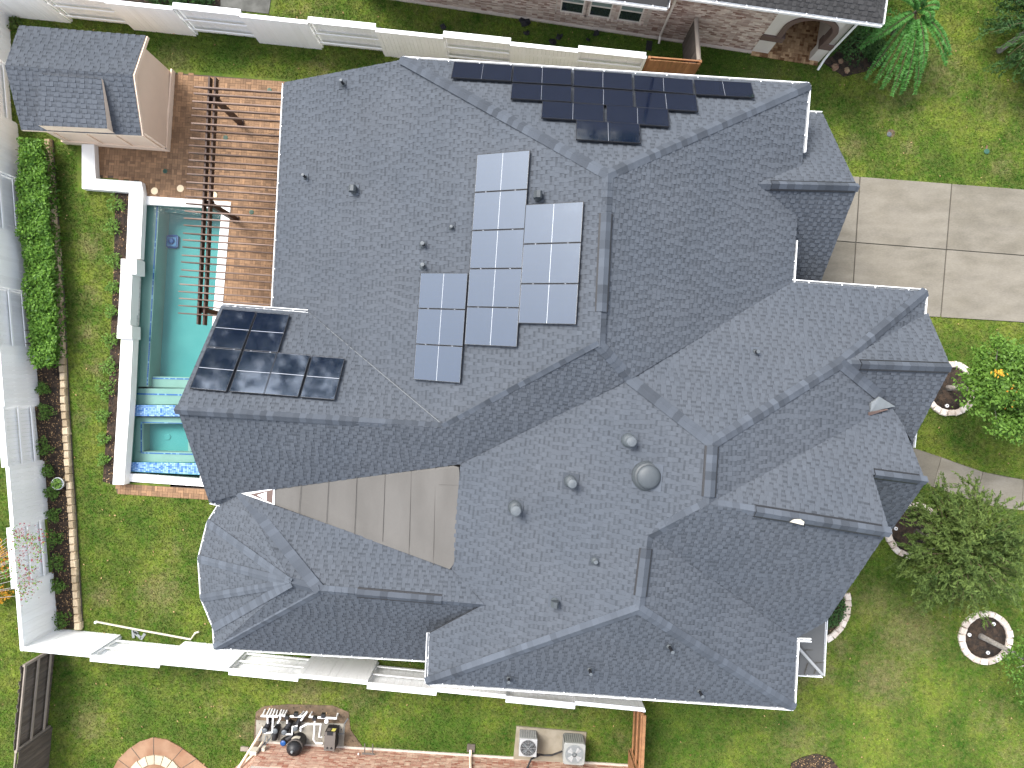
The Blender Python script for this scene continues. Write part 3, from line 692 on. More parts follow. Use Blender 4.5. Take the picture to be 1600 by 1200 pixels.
# gutters: open white troughs with hanger straps
def gutter(pts, par, side=1, w=.085, drop=.01, step=.92):
    pts = [Vector(p)+Vector((0, 0, -drop)) for p in pts]
    g_ = MB(); fl_ = MB(); st = MB()
    for i in range(len(pts)-1):
        a, b = pts[i], pts[i+1]; d = (b-a); L_ = d.length; d.normalize(); o = Vector((d.y, -d.x, 0)).normalized()*side; up = Vector((0, 0, 1))
        ea = 0; eb = w*.3 if i < len(pts)-2 else 0
        b2 = b+d*eb
        def bar(off, wd, z0, z1, tgt): tgt.hexa([a+o*off+up*z0, b2+o*off+up*z0, b2+o*(off+wd)+up*z0, a+o*(off+wd)+up*z0, a+o*off+up*z1, b2+o*off+up*z1, b2+o*(off+wd)+up*z1, a+o*(off+wd)+up*z1])
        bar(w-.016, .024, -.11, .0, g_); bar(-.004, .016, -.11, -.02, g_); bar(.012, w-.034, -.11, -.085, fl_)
        n = max(1, int(L_/step))
        for k in range(n):
            c = a+d*(L_*(k+.5)/n); st.hexa([c-d*.015+up*-.02, c+d*.015+up*-.02, c+d*.015+o*(w+.004)+up*-.02, c-d*.015+o*(w+.004)+up*-.02, c-d*.015+up*.004, c+d*.015+up*.004, c+d*.015+o*(w+.004)+up*.004, c-d*.015+o*(w+.004)+up*.004])
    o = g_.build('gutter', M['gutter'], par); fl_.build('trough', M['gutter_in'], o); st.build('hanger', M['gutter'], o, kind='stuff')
    return o
def rv(*ks): return [r[k] for k in ks]
gutter([r['A2'], r['A3'], U(1255,237,5.49)], house, -1); gutter([r['A1'], r['A0']], house, 1); gutter([r['B1'], r['K1']+Vector((-.05, .02, 0))], house, -1)
gutter([U(1242,375,5.46), r['E4']], house, -1); gutter([r['E4'], r['N4'], r['N5']], house, -1); gutter([U(1266,177,3.5), r['G1c']], house, -1)
gutter([r['C0'], r['C1'], r['C2'], r['E5']], house, 1); gutter([r['E5'], U(1269,999,5.6)], house, 1)
gutter([U(345,787,3.80), r['Tb'], r['Tc'], r['Td'], r['Te'], r['Cw'], r['S0']], house, 1, w=.075); gutter([r['B2'], U(344,788,3.85)], house, 1, w=.07)
gutter([U(1430,664,4.9), U(1426,699,4.9)], house, -1)
# little roof behind the last gutter, where two gables meet
MB().slab([U(1395,640,5.6), U(1430,664,4.95), U(1426,699,4.95), U(1400,690,5.4)], (0, 0, -.1)).build('valley_pan', M['deck'], house)
# standing seam porch roof at the corner
zt, ze = 4.3, 3.7
mr = MB().slab([U(1240,990,zt), U(1290,962,ze+.25), U(1286,1055,ze)], (0, 0, -.06)); mr.slab([U(1240,990,zt), U(1286,1055,ze), U(1232,1054,ze)], (0, 0, -.06))
pr = mr.build('porch_roof', M['standing'], house)
mb = MB(); mb.tube([U(1244,1008,zt+.0), U(1285,1054,ze+.03)], .05, 6); mb.build('hip_cap', M['ac_grey'], pr)
mb = MB()
for a, b in (((1252,996),(1288,995)), ((1258,1016),(1287,1015)), ((1274,1036),(1287,1035)), ((1262,1037),(1257,1054)), ((1250,1022),(1246,1054)), ((1275,1045),(1272,1054))):
    za = zt-(zt-ze)*((a[0]-1240)/46 if a[1] < 1030 and b[1] < 1036 else (a[1]-990)/64); mb.tube([U(a[0], a[1], max(za, ze)+.03), U(b[0], b[1], ze+.04)], .014, 5)
mb.build('seam', M['joint'], pr)
gutter([U(1291,962,ze+.2), U(1286,1056,ze), U(1238,1053,ze)], house, -1, w=.06)

# pipes and vents on the roof
def plane_pt(face, px, py):
    P = FACES[face]; n = newell(P); a = sum(P, Vector())/len(P); ray = Vector(((px-800)/F, (600-py)/F, -1)); o = Vector((0, 0, H)); return o+ray*(n.dot(a-o)/n.dot(ray)), n
def pipe(face, px, py, h=.35, rad=.05, cone=.12, top=True):
    p, n = plane_pt(face, px, py)
    fr = MB().lathe(p-Vector((0, 0, .06)), [(cone, 0), (cone, .06), (rad*1.25, .17)], 14).build('pipe_boot', M['vent'], house, True)
    al = n.cross(Vector((0, 0, 1))).normalized(); up = al.cross(n)
    MB().box(p+n*.016-up*.02, .26, .28, .012, ax=al, ay=up, az=n).build('base_flashing', M['cap'], fr)
    MB().tube([p, p+Vector((0, 0, h))], rad, 12).build('pipe', M['black'], fr, False)
    if top: MB().lathe(p+Vector((0, 0, h)), [(rad*1.05, 0), (rad*1.05, .012), (rad*.72, .014)], 12).build('pipe_rim', M['vent_cap'], fr)
def box_vent(face, px, py, s_=.22):
    p, n = plane_pt(face, px, py)
    b = MB().lathe(p-Vector((0, 0, .08)), [(s_*.62, 0), (s_*.62, .14), (s_*.45, .18)], 14).build('vent_base', M['vent'], house)
    al = n.cross(Vector((0, 0, 1))).normalized(); up = al.cross(n)
    MB().box(p+n*.016, .34, .38, .012, ax=al, ay=up, az=n).build('base_flashing', M['cap'], b)
    q = p+Vector((0, 0, .1)); dn = Vector((n.x, n.y, 0)).normalized()
    mb = MB(); a = dn.cross(Vector((0, 0, 1)))*s_*.42
    prof = [(-s_*.45, 0), (-s_*.45, .20), (-s_*.2, .27), (s_*.25, .27), (s_*.6, .17), (s_*.6, .05), (s_*.3, 0)]
    L0 = [q+dn*x+Vector((0, 0, z))-a for x, z in prof]; L1 = [q+dn*x+Vector((0, 0, z))+a for x, z in prof]; m = len(prof)
    mb.add(L0+L1, [tuple(range(m-1, -1, -1)), tuple(range(m, 2*m))]+[(i, (i+1) % m, m+(i+1) % m, m+i) for i in range(m)])
    mb.build('vent_hood', M['vent'], b)
def flue(face, px, py, h=.45, rad=.12):
    p, n = plane_pt(face, px, py)
    b = MB().lathe(p-Vector((0, 0, .09)), [(rad*1.75, 0), (rad*1.7, .10), (rad*1.05, .26)], 18).build('flue_boot', M['vent'], house, True)
    al = n.cross(Vector((0, 0, 1))).normalized(); up = al.cross(n)
    MB().box(p+n*.016, .46, .48, .012, ax=al, ay=up, az=n).build('base_flashing', M['cap'], b)
    MB().tube([p, p+Vector((0, 0, h))], rad*.75, 16).build('flue_pipe', M['vent'], b)
    MB().lathe(p+Vector((0, 0, h)), [(rad*.7, -.12), (rad*1.15, -.10), (rad*1.2, .0), (rad*1.0, .04), (rad*.3, .055)], 18).build('flue_cap', M['vent_cap'], b, False)
for fc, x, y, h in (('W',537,133,.38), ('W',478,278,.36), ('W',706,356,.2)): pipe(fc, x, y, h, .042, .09)
for x, y in ((662,383),(662,416)): pipe('W', x, y, .30, .055, .13)
box_vent('W', 554, 298); box_vent('W', 841, 308)
pipe('N3', 1180, 550, .25, .05, .09)
flue('W2', 983, 688, .42, .125); flue('W2', 892, 752, .48, .115); flue('W2', 806, 793, .55, .135); box_vent('W2', 867, 940, .2); pipe('W2', 930, 876, .18, .055, .12)
for x, y, h in ((795,1059,.33), (921,1045,.40), (1092,1079,.42), (1045,1009,.50)): pipe('S2', x, y, h, .045, .085)
p, n = plane_pt('W2', 1012, 744)
b = MB().lathe(p-Vector((0, 0, .12)), [(.42, 0), (.42, .12), (.36, .2), (.22, .26)], 28).build('attic_fan_base', M['vent'], house)
al = n.cross(Vector((0, 0, 1))).normalized(); up = al.cross(n); MB().box(p+n*.016, .74, .8, .012, ax=al, ay=up, az=n).build('base_flashing', M['cap'], b)
dm = MB().lathe(p+Vector((0, 0, .14)), [(.30, -.03), (.315, 0), (.325, .03), (.30, .075), (.22, .115), (.10, .135), (.02, .14)], 32).build('attic_fan_dome', M['vent'], b, True)

# ------------------------------------------------------------------ solar panels
def solar(face, corners, n, along, label_f, group, halves='cross'):
    """a block of n panels inside four pixel corners (TL, TR, BR, BL); along = 'v' stacks them downwards, 'h' sideways"""
    off = .13
    P = FACES[face]; nn = newell(P); a0 = sum(P, Vector())/len(P)+nn*off
    def hit(px, py): ray = Vector(((px-800)/F, (600-py)/F, -1)); o = Vector((0, 0, H)); return o+ray*(nn.dot(a0-o)/nn.dot(ray))
    TL, TR, BR, BL = [hit(*c) for c in corners]
    e1 = ((TR-TL)+(BR-BL))/2; e2 = ((BL-TL)+(BR-TR))/2; c = (TL+TR+BR+BL)/4
    x = e1.normalized(); y = (e2-x*x.dot(e2)).normalized(); wx, wy = e1.length, e2.length
    o0 = c-x*wx/2-y*wy/2
    for i in range(n):
        g = .016
        if along == 'v': o = o0+y*(wy/n*i+g/2); w, h = wx-g, wy/n-g
        else: o = o0+x*(wx/n*i+g/2); w, h = wx/n-g, wy-g
        cen = o+x*w/2+y*h/2
        t = thing('solar_panel', cen, label_f(i), 'solar panel', group)
        fw, th = .012, .038
        mb = MB()
        def bar(p, u, v): mb.hexa([p-nn*th, p+u-nn*th, p+u+v-nn*th, p+v-nn*th, p+nn*.004, p+u+nn*.004, p+u+v+nn*.004, p+v+nn*.004])
        bar(o, x*w, y*fw); bar(o+y*(h-fw), x*w, y*fw); bar(o+y*fw, x*fw, y*(h-2*fw)); bar(o+x*(w-fw)+y*fw, x*fw, y*(h-2*fw))
        mb.build('frame', M['panel_frame'], t)
        MB().hexa([o+x*fw+y*fw-nn*.03, o+x*(w-fw)+y*fw-nn*.03, o+x*(w-fw)+y*(h-fw)-nn*.03, o+x*fw+y*(h-fw)-nn*.03, o+x*fw+y*fw-nn*.006, o+x*(w-fw)+y*fw-nn*.006, o+x*(w-fw)+y*(h-fw)-nn*.006, o+x*fw+y*(h-fw)-nn*.006]).build('backsheet', M['panel_white'], t)
        gp = .016 if face != 'N' else .007; m_ = .016; me_ = .020 if face != 'N' else .014
        for k in range(2):
            if halves == 'x': q0 = o+x*(me_+(w/2+gp/2-me_)*k)+y*m_; ux, uy = x*(w/2-gp/2-me_), y*(h-2*m_); nu, nv = 10, 6
            else: q0 = o+x*m_+y*(me_+(h/2+gp/2-me_)*k); ux, uy = x*(w-2*m_), y*(h/2-gp/2-me_); nu, nv = 6, 10
            me = bpy.data.meshes.new('glass'); q = [q0, q0+uy, q0+ux+uy, q0+ux]
            lo = [v-nn*.012 for v in q]; hi = [v+nn*.001 for v in q]; pts = [v-cen for v in lo+hi]
            me.from_pydata([tuple(v) for v in pts], [], [(4, 5, 6, 7), (0, 1, 5, 4), (1, 2, 6, 5), (2, 3, 7, 6), (3, 0, 4, 7)])
            uv = me.uv_layers.new(name='UVMap'); cs = ((0, 0), (0, nv), (nu, nv), (nu, 0))
            for li in range(4): uv.data[li].uv = cs[li]
            me.materials.append(M['cells']); me.update()
            link(bpy.data.objects.new('cell_glass', me), t, cen)
        cl = MB()
        for s_ in (.22, .78):
            p = (o+x*w*s_) if along == 'v' else (o+y*h*s_)
            cl.box(p-nn*.008, .035, .02, .012, ax=x, ay=y, az=nn)
        if i: cl.build('clamp', M['panel_white'], t)
        # feet that carry the panel on the slope
        ft = MB()
        for s_ in (.2, .8):
            for s2 in (.2, .8): ft.box(o+x*w*s_+y*h*s2-nn*(off-.0), .06, .06, off-.04, ax=x, ay=y, az=nn)
        ft.build('rail_foot', M['flash'], t)
ORD = ['first', 'second', 'third', 'fourth', 'fifth']
GW = 'solar panels on the big roof slope facing the patio'; GN = 'dark solar panels on the roof slope along the top fence'; GB = 'dark solar panels on the roof wing over the pool'
solar('W', ((746.5,241.5),(832,233),(805,543),(724.5,538)), 5, 'v', lambda i: f'pale blue grey solar panel, {ORD[i]} from the top in the middle five panel column', GW, 'x')
solar('W', ((656.5,427),(732.5,425),(719,600),(646,592)), 3, 'v', lambda i: f'pale blue panel, {ORD[i]} from the top in the three panel column nearest the patio', GW, 'x')
solar('W', ((823,320),(915.5,313.5),(898,508),(808,504.5)), 3, 'v', lambda i: f'pale blue grey solar panel, {ORD[i]} from the top in the column nearest the ridge vent', GW, 'x')
e5 = ['at the tip of the top row nearest the patio', 'second along the top row from the patio end', 'middle one of the five in the top row', 'fourth along the top row from the patio end', 'at the end of the top row nearest the driveway']
for i, q in enumerate((((708.5,97),(801,102),(800,127.5),(705,121)), ((801.5,103),(893.5,108.5),(893.5,133),(800,128.5)), ((896,109),(988,116),(988.5,140.5),(895.5,134.5)), ((990,116.5),(1080,125.5),(1087,147),(990.5,141)), ((1083,124),(1172.5,129.5),(1181,152.5),(1087.5,148)))):
    solar('N', q, 1, 'h', lambda k, i=i: 'black solar panel '+e5[i], GN, 'x')
e3 = ['nearest the patio in the second row of three', 'middle one in the second row of three', 'nearest the driveway in the second row of three']
for i, q in enumerate((((799.5,130),(893.5,135),(893.5,160),(797.5,154)), ((895.5,136),(988.5,142),(991.5,168),(896,160.5)), ((990.5,142.5),(1087,148.5),(1092,174.5),(994,168.5)))):
    solar('N', q, 1, 'h', lambda k, i=i: 'black solar panel '+e3[i], GN, 'x')
for i, q in enumerate((((846.5,157.5),(944,164),(944,190.5),(846,184.5)), ((946.5,163.5),(1043,170.5),(1048,198.5),(947.5,191)))):
    solar('N', q, 1, 'h', lambda k, i=i: 'black solar panel in the row of two, on the side '+('nearer the patio' if i == 0 else 'nearer the driveway'), GN, 'x')
solar('N', ((899,187.5),(998,193.5),(1004,224.5),(900.5,218)), 1, 'h', lambda i: 'lone black solar panel lowest on the slope nearest the roof peak', GN, 'x')
solar('Bn', ((351,482.5),(404,486.5),(351,612),(293,606)), 2, 'v', lambda i: ('black solar panel at the roof edge over the pool, beside the gutter' if i == 0 else 'glaring rain streaked solar panel at the roof edge over the pool, beside the ridge'), GB, 'y')
solar('Bn', ((406,487.5),(458.5,491.5),(409,615.5),(353,611.5)), 2, 'v', lambda i: ('black solar panel second from the pool edge, beside the gutter' if i == 0 else 'black solar panel second from the pool edge in the lower row'), GB, 'y')
solar('Bn', ((434.5,550),(486,555),(466,620),(409,616)), 1, 'v', lambda i: 'black solar panel third from the pool edge in the lower row', GB, 'y')
solar('Bn', ((488.5,555.5),(541,559.5),(522,625),(468,620.5)), 1, 'v', lambda i: 'black solar panel in the lower row farthest from the pool', GB, 'y')

# ------------------------------------------------------------------ fences
def unit_box(name, m_):
    me = bpy.data.meshes.new(name)
    me.from_pydata([(x, y, z) for z in (0, 1) for x, y in ((-.5, -.5), (.5, -.5), (.5, .5), (-.5, .5))], [], [(3, 2, 1, 0), (4, 5, 6, 7), (0, 1, 5, 4), (1, 2, 6, 5), (2, 3, 7, 6), (3, 0, 4, 7)])
    me.materials.append(m_); me.update(); return me
UB = {}
def block(name, key, parent, c, sx, sy, sz, d, tilt=0.0):
    """a box that shares its mesh; c is the middle of its foot, d its long direction"""
    if key not in UB: UB[key] = unit_box(key, M[key])
    o = bpy.data.objects.new(name, UB[key]); link(o, parent, Vector(c))
    o.scale = (sx, sy, sz); o.rotation_euler = (tilt, 0, math.atan2(d.y, d.x)); return o
def fence(name, a, b, label, cat, side, key='fence', rail_key='fence', h=1.93, panel=2.44, bw=.142, first=0, flips=None, jitter=.0, rails=(.35, 1.05), cap=True, group=None):
    """boards hang on alternating sides of the rails; side = +1/-1: which side of a->b is our own garden"""
    a = Vector(a); b = Vector(b); d = (b-a); L_ = d.length; d.normalize(); o = Vector((-d.y, d.x, 0))*side
    t = thing(name, a, label, cat, group)
    n = max(1, round(L_/panel)); pl = L_/n
    for i in range(n):
        s0 = a+d*(pl*i); own = (i+first) % 2 == 0
        so_ = o*(.095 if own else -.095)
        nb = max(1, round(pl/bw)); w = pl/nb
        hh = h+random.uniform(-.02, .02)
        for k in range(nb):
            block('board', key, t, s0+d*(w*(k+.5))+so_+o*random.uniform(-.004, .004), w-(.004 if key == 'fence' else .010), .018, hh-.02+random.uniform(-.006, .006)*(1+16*jitter), d)
        c = s0+d*pl/2
        for z in rails: block('rail', rail_key, t, c-so_*.25+Vector((0, 0, z)), pl-.002, .04, .09, d)
        block('rail', rail_key, t, c-so_*.2+Vector((0, 0, hh-.13)), pl-.002, .045, .09, d)
        if cap: block('cap_rail', rail_key, t, c+(o*.07 if own else -o*.04)+Vector((0, 0, hh-.015)), pl, .11 if own else .22, .035, d)
    for i in range(n+1): block('post', rail_key, t, a+d*(pl*i), .095, .085, h-.03, d)
    return t
def fpt(*p): return U(*p)
fence('white_fence', fpt(9,18), fpt(87,984), 'long white board fence along the hedge and flower bed on the pool side', 'fence', 1, panel=2.15, first=0)
fence('white_fence', fpt(14,22), fpt(994,125), 'long white board fence between the lawn and the brick neighbour house with arched porch', 'fence', -1, panel=2.44, first=0)
fence('white_fence', fpt(88,986), fpt(992,1075), 'long white board fence below the house, behind the cream spout on the grass', 'fence', 1, panel=2.5, first=0)
fence('cedar_fence', fpt(1000,125), fpt(1074,131), 'short orange brown cedar fence joining the white fence to the grey wood fence', 'fence', -1, key='rusty_wood', rail_key='rusty_wood', panel=2.0, cap=False)
fence('weathered_fence', fpt(1074,128), fpt(1070,68), 'short grey weathered fence from the brick neighbour wall towards the white fence', 'fence', 1, key='weathered', rail_key='weathered_rail', h=1.85, jitter=.4, cap=True)
fence('weathered_fence', fpt(90,1010), fpt(66,1260), 'dark weathered wood fence running down from the lower left corner of the white fence', 'fence', 1, key='weathered', rail_key='weathered_rail', panel=2.45, first=1, jitter=.4, cap=False, h=1.9)
fence('cedar_fence', fpt(990,1082), fpt(982,1260), 'warm brown cedar fence seen from above beside the air conditioning units', 'fence', 1, key='rusty_wood', rail_key='rusty_wood', panel=2.2, h=1.85, jitter=.6, cap=True)

# ------------------------------------------------------------------ swimming pool
pool = thing('swimming_pool', U(270, 500), 'long turquoise swimming pool with a spa and blue mosaic bands', 'swimming pool')
wz = -.12
def pz(px, py, z): return U(px, py, z)
Wt = [(219,316),(347,326),(318,754),(195,738)]
mb = MB()
def floor_poly(px_list, z): return [U(p[0], p[1], z) for p in px_list]
# basin: benches, deep floor, walls (all at their own depth under the water)
MB().prism(floor_poly([(212,312),(357,322),(330,640),(190,640)], -1.15), -1.75, -1.15).build('deep_floor', M['plaster_deep'], pool)
bl_ = MB()
bl_.prism(floor_poly([(214,318),(249,319),(232,604),(195,604)], -.32), -1.5, -.32)
bl_.prism(floor_poly([(195,607),(330,607),(330,632),(193,632)], -.30), -1.5, -.30)
bl_.prism(floor_poly([(232,588),(330,590),(330,606.5),(231,605)], -.55), -1.5, -.55)
bl_.build('bench', M['bench'], pool)
MB().prism(floor_poly([(249.5,319.3),(347,327),(347,338),(249,330)], -.75), -1.5, -.75).build('step', M['plaster'], pool)
sp = MB()
for q in ([(196,652),(330,652),(330,662),(196,662)], [(196,662),(224,662),(224,705),(196,705)], [(196,705),(330,707),(330,722),(196,722)], [(294,662),(330,662),(330,706),(294,705)]): sp.prism(floor_poly(q, -.32), -1.4, -.32)
sp.build('spa_bench', M['bench'], pool)
MB().prism(floor_poly([(196,650),(330,650),(330,735),(196,735)], -.8), -1.5, -.8).build('spa_floor', M['plaster'], pool)
wl = MB()
def wall_strip(p, q, t, z0, z1, mbb):
    a, b = U(*p), U(*q); a.z = b.z = 0; d = (b-a).normalized(); o = Vector((-d.y, d.x, 0))*t; mbb.prism([a, b, b+o, a+o], z0, z1)
wall_strip((352,322), (322,760), .12, -1.7, -.02, wl); wall_strip((212,317), (353,327), .12, -1.7, -.02, wl); wall_strip((195,742), (215,312), -.16, -1.7, -.02, wl); wall_strip((330,750), (195,740), .12, -1.7, -.02, wl)
wl.build('basin_wall', M['bench'], pool)
# mosaic: small tiles on the spa walls, rows of tiles along the benches
def mosaic(name, px4, z, n, m_, h=.02, parent=pool, blue=None):
    A, B, C, D = floor_poly(px4, z); mb = MB()
    for i in range(n):
        for j in range(m_):
            def P(u, v): return (A*(1-u)+B*u)*(1-v)+(D*(1-u)+C*u)*v
            e = .05; q = [P((i+e)/n, (j+e)/m_), P((i+1-e)/n, (j+e)/m_), P((i+1-e)/n, (j+1-e)/m_), P((i+e)/n, (j+1-e)/m_)]
            mb.hexa(q+[v+Vector((0, 0, h)) for v in q], max(-1, min(1, random.gauss(-.1, .55))) if blue is None else (-.9 if random.random() < blue else .3))
    return mb.build(name, M['mosaic'], parent, kind='stuff')
MB().prism(floor_poly([(196,632.5),(330,634),(330,651),(196,650)], -.09), -1.5, -.09).build('spillway_wall', M['plaster'], pool)
mosaic('mosaic_tile', [(200,632.5),(330,634),(330,651),(199,650)], -.088, 46, 7)
MB().prism(floor_poly([(195,722),(330,724),(330,743),(195,736.5)], -.09), -1.5, -.09).build('weir_wall', M['plaster'], pool)
mosaic('mosaic_tile', [(196,722),(330,724),(330,742),(196,736)], -.088, 46, 7)
for q, z, n in (([(245.2,320),(247.2,320),(231.2,602),(229.2,602)], -.318, 3), ([(229,602.5),(330,603.5),(330,605.6),(229,604.6)], -.77, 0), ([(214,614),(330,617),(330,619.5),(214,616.5)], -.298, 40), ([(238,590),(330,592),(330,594),(238,592)], -.548, 36),
                ([(220,659),(294,661),(294,662),(220,660.6)], -.318, 26), ([(220,660),(222,660),(222,708),(220,708)], -.318, 1), ([(220,706.5),(330,709.5),(330,711.5),(220,708.5)], -.318, 40), ([(304,712),(306,712),(306,722),(304,722)], -.318, 1)):
    if n == 0: continue
    if n <= 3: mosaic('bench_tile', q, z, 1, 90 if n == 3 else (16 if z == -.318 else 6), blue=.85)
    else: mosaic('bench_tile', q, z, n, 1, blue=.85)
w_ = MB(); w_.add([Vector((p.x, p.y, wz)) for p in floor_poly([(215,315),(350,325),(326,632),(197,632)], 0)], [(3, 2, 1, 0)]); 
w_.add([Vector((p.x, p.y, wz+.005)) for p in floor_poly([(196,650),(330,651),(330,723),(196,722)], 0)], [(3, 2, 1, 0)]); w_.build('water', M['water'], pool)
cp = MB(); 
for q in ([(224,306.5),(362,316),(347.5,326.5),(224,319.5)], [(361.5,316.3),(326,760),(313,750),(347,326.8)]): cp.prism(floor_poly(q, 0), -.10, .055)
cp.prism(floor_poly([(199,740),(330,750.5),(330,761),(197,752)], .06), -.2, .06); cp.build('coping', M['coping'], pool)
dr_ = MB(); dr_.lathe(Vector((U(246,685).x, U(246,685).y, -.798)), [(.13, 0), (.13, .02), (.09, .03)], 16); dr_.build('drain', M['plaster'], pool)

# white raised wall beside the pool, with two blocks and a spillway of grey marble
wall = thing('pool_wall', U(200, 480), 'white rendered low wall stepping along the pool edge', 'garden wall')
def wprism(px, z, m_='coping', nm='wall_top', z0=0.0):
    q = [U(p[0], p[1], z) for p in px]; return MB().prism(q, z0, z).build(nm, M[m_], wall)
z1 = .30
wprism([(127.5,225),(147,225.5),(149.5,279),(128,294.5)], z1); wprism([(149.6,279.1),(221,284),(201.2,300),(128.1,294.6)], z1-.003); wprism([(221.1,284.2),(224,300),(219,404),(197,404),(201.3,300.2)], z1-.006)
wprism([(189,404.3),(213,405),(213,428.5),(188.5,428)], .62, nm='block'); wprism([(188.3,428.4),(206.5,428.8),(203,508),(184,507.6)], .55, nm='spill_wall'); wprism([(183.2,508.2),(206,509),(206,529.5),(182.4,528.5)], .62, nm='block')
wprism([(213.3,405.5),(223,407),(222.5,427.5),(213.3,428.2)], .12, 'marble', 'side_face'); 
wprism([(189,529.5),(207.5,530),(203,625),(184,625)], .42); wprism([(184,625.2),(203,625.2),(193.5,757.5),(176,757)], .417)
mq = [U(207.8,430,.30), U(216.5,431,.0), U(214,507,.0), U(204.6,507,.30)]
MB().prism([Vector((p.x, p.y, 0)) for p in (U(207.5,430,.5), U(216.5,431,.05), U(213,507,.05), U(204.2,507,.5))], -.1, .10).build('spill_ledge', M['marble'], wall)
MB().prism([U(149.8,230,.1), U(151.6,232,.0), U(153,277,.0), U(150,279,.1)], 0, .1).build('marble_face', M['marble'], wall)
MB().prism([U(193.6,731,.4), U(199,738,.0), U(198,752,.0), U(193,757,.4)], 0, .12).build('end_block', M['stone'], wall)

# cleaning robot on the pool floor
pc = U(271,378,-1.15)
t = thing('pool_robot', pc, 'blue pool cleaning robot on the floor of the turquoise pool', 'pool robot')
k = 1.0
MB().box(pc+AY*-.02, .36, .36, .16).build('body', M['light_blue'], t)
MB().lathe(pc+Vector((0, 0, .16)), [(.13, 0), (.11, .06), (.05, .08)], 14).build('top_cover', M['blue'], t, True)
for sx in (-1, 1): MB().box(pc+AX*(.205*sx), .055, .44, .13).build('track', M['blue'], t)
for sy in (-1, 1): MB().tube([pc+AY*(.22*sy)-AX*.17+Vector((0, 0, .07)), pc+AY*(.22*sy)+AX*.17+Vector((0, 0, .07))], .05, 10).build('brush', M['blue'], t)

# skimmer lids and drain caps let into the patio
for i, (x, y, s_) in enumerate(((241.5,298.5,'nearest the white wall'), (282,294.5,'in the middle of the patio edge'), (334,305,'under the pergola beam'))):
    p = U(x, y, .03); t = MB().lathe(p, [(.135, 0), (.135, .008), (.125, .014)], 24).build('skimmer_lid', M['lid']); tag(t, f'round cream skimmer lid in the brick patio, {s_}', 'lid', 'cream skimmer lids beside the pool')
for x, y, s_ in ((421,141,'at the lawn end of the patio'), (352.5,215,'under the pergola between post and eave'), (258,267.5,'left of the pergola near the shed'), (393,331.5,'beside the pool corner under the pergola')):
    p = U(x, y, .03); t = thing('drain_cap', p, f'small round green drain cap in the brick patio {s_}', 'drain cap', 'green drain caps in the patio')
    MB().lathe(p, [(.085, 0), (.085, .012), (.07, .016)], 18).build('ring', M['green_cap'], t)
    g = MB()
    for q in (-.035, 0, .035): g.box(p+AX*q+Vector((0, 0, .016)), .012, .10, .006)
    g.build('grate', M['black'], t)

# ------------------------------------------------------------------ pergola
pz_ = 2.5
pg = thing('pergola', U(376,194), 'open brown timber pergola of thin rafters on two dark beams', 'pergola')
for ta, tb in (((329,122),(310.5,507)), ((338.5,123),(320,508))):
    a, b = U(*ta, pz_), U(*tb, pz_); d = (b-a).normalized(); o = Vector((-d.y, d.x, 0))
    MB().box((a+b)/2-Vector((0, 0, .12)), (b-a).length, .06, .24, ax=d, ay=o).build('beam', M['wood_dark'], pg)
for tx, ty in ((333.5,152), (325,317), (316,484)):
    a = U(tx, ty, pz_); p0 = Vector((a.x, a.y, 0))
    po = MB().box(p0, .16, .16, pz_-.10).build('post', M['wood_dark'], pg)
    MB().box(p0, .24, .24, .10).build('post_base', M['wood_dark'], po)
    nb_ = MB(); nb_.box(p0+Vector((0, 0, pz_-.18)), .30, .20, .10); nb_.build('post_cap', M['wood_dark'], po)
nr = 32
for i in range(nr):
    t_ = i/(nr-1); a = U(lerp(303, 278.5, t_)+random.uniform(-1.2, 1.2)-(8 if 1 < i < 20 else 0)*0, lerp(135.5, 489.5, t_)+random.uniform(-.8, .8), pz_+.16)
    xr = lerp(455, 440, t_); d = (AX+AY*random.uniform(-.006, .006)).normalized(); L_ = (U(xr, 300, pz_+.16).x-a.x)/d.x
    if i > 29: L_ *= .45
    cl = Vector((0, 0, 1)); sg = MB(); half = .15/2
    up = Vector((0, 0, 1)); o = Vector((-d.y, d.x, 0))
    # tapered tail at the free end
    sg.hexa([a-up*.02-o*.019, a+d*.3-up*.085-o*.019, a+d*.3-up*.085+o*.019, a-up*.02+o*.019, a+up*.055-o*.019, a+d*.3+up*.055-o*.019, a+d*.3+up*.055+o*.019, a+up*.055+o*.019])
    sg.box(a+d*(.3+(L_-.3)/2)-up*.085, L_-.3, .038, .14, ax=d, ay=o); sg.build('rafter', M['rafter'], pg)

# ------------------------------------------------------------------ garden shed
shed = thing('garden_shed', U(190, 170), 'beige stucco garden shed with a grey shingled gable roof in the corner', 'shed')
SE, SW, NE, NW = U(221,212,2.5), U(33,203,2.5), U(228,56,2.5), U(30,40,2.5); RE, RW = U(207,117.5,3.25), U(8,102,3.25)
fN, fS = [NW, RW, RE, NE], [RW, SW, SE, RE]
dk = MB()
for P in (fN, fS): dk.slab([p+Vector((0, 0, -.012)) for p in P], (0, 0, -.10))
sr = dk.build('roof', M['stucco_trim'], shed)
D1, D2, D3, D4 = lerp(RW, RE, .27)+Vector((0, 0, .0)), lerp(RW, RE, .78)+Vector((0, 0, .0)), U(168,201,2.98), U(60,196,2.98)
D1 = lerp(RW, RE, .27)+AY*-.22+Vector((0, 0, .03)); D2 = lerp(RW, RE, .765)+AY*-.22+Vector((0, 0, .03))
fD = [D1, D4, D3, D2]
L_ = []
for P in (fN, fS, fD): L_ += shingle_face(P, .16, 1.15)
lay_shingles(sr, L_, M['shingle'], 300)
dm = MB().slab([p-Vector((0, 0, .012)) for p in fD], (0, 0, -.08)); 
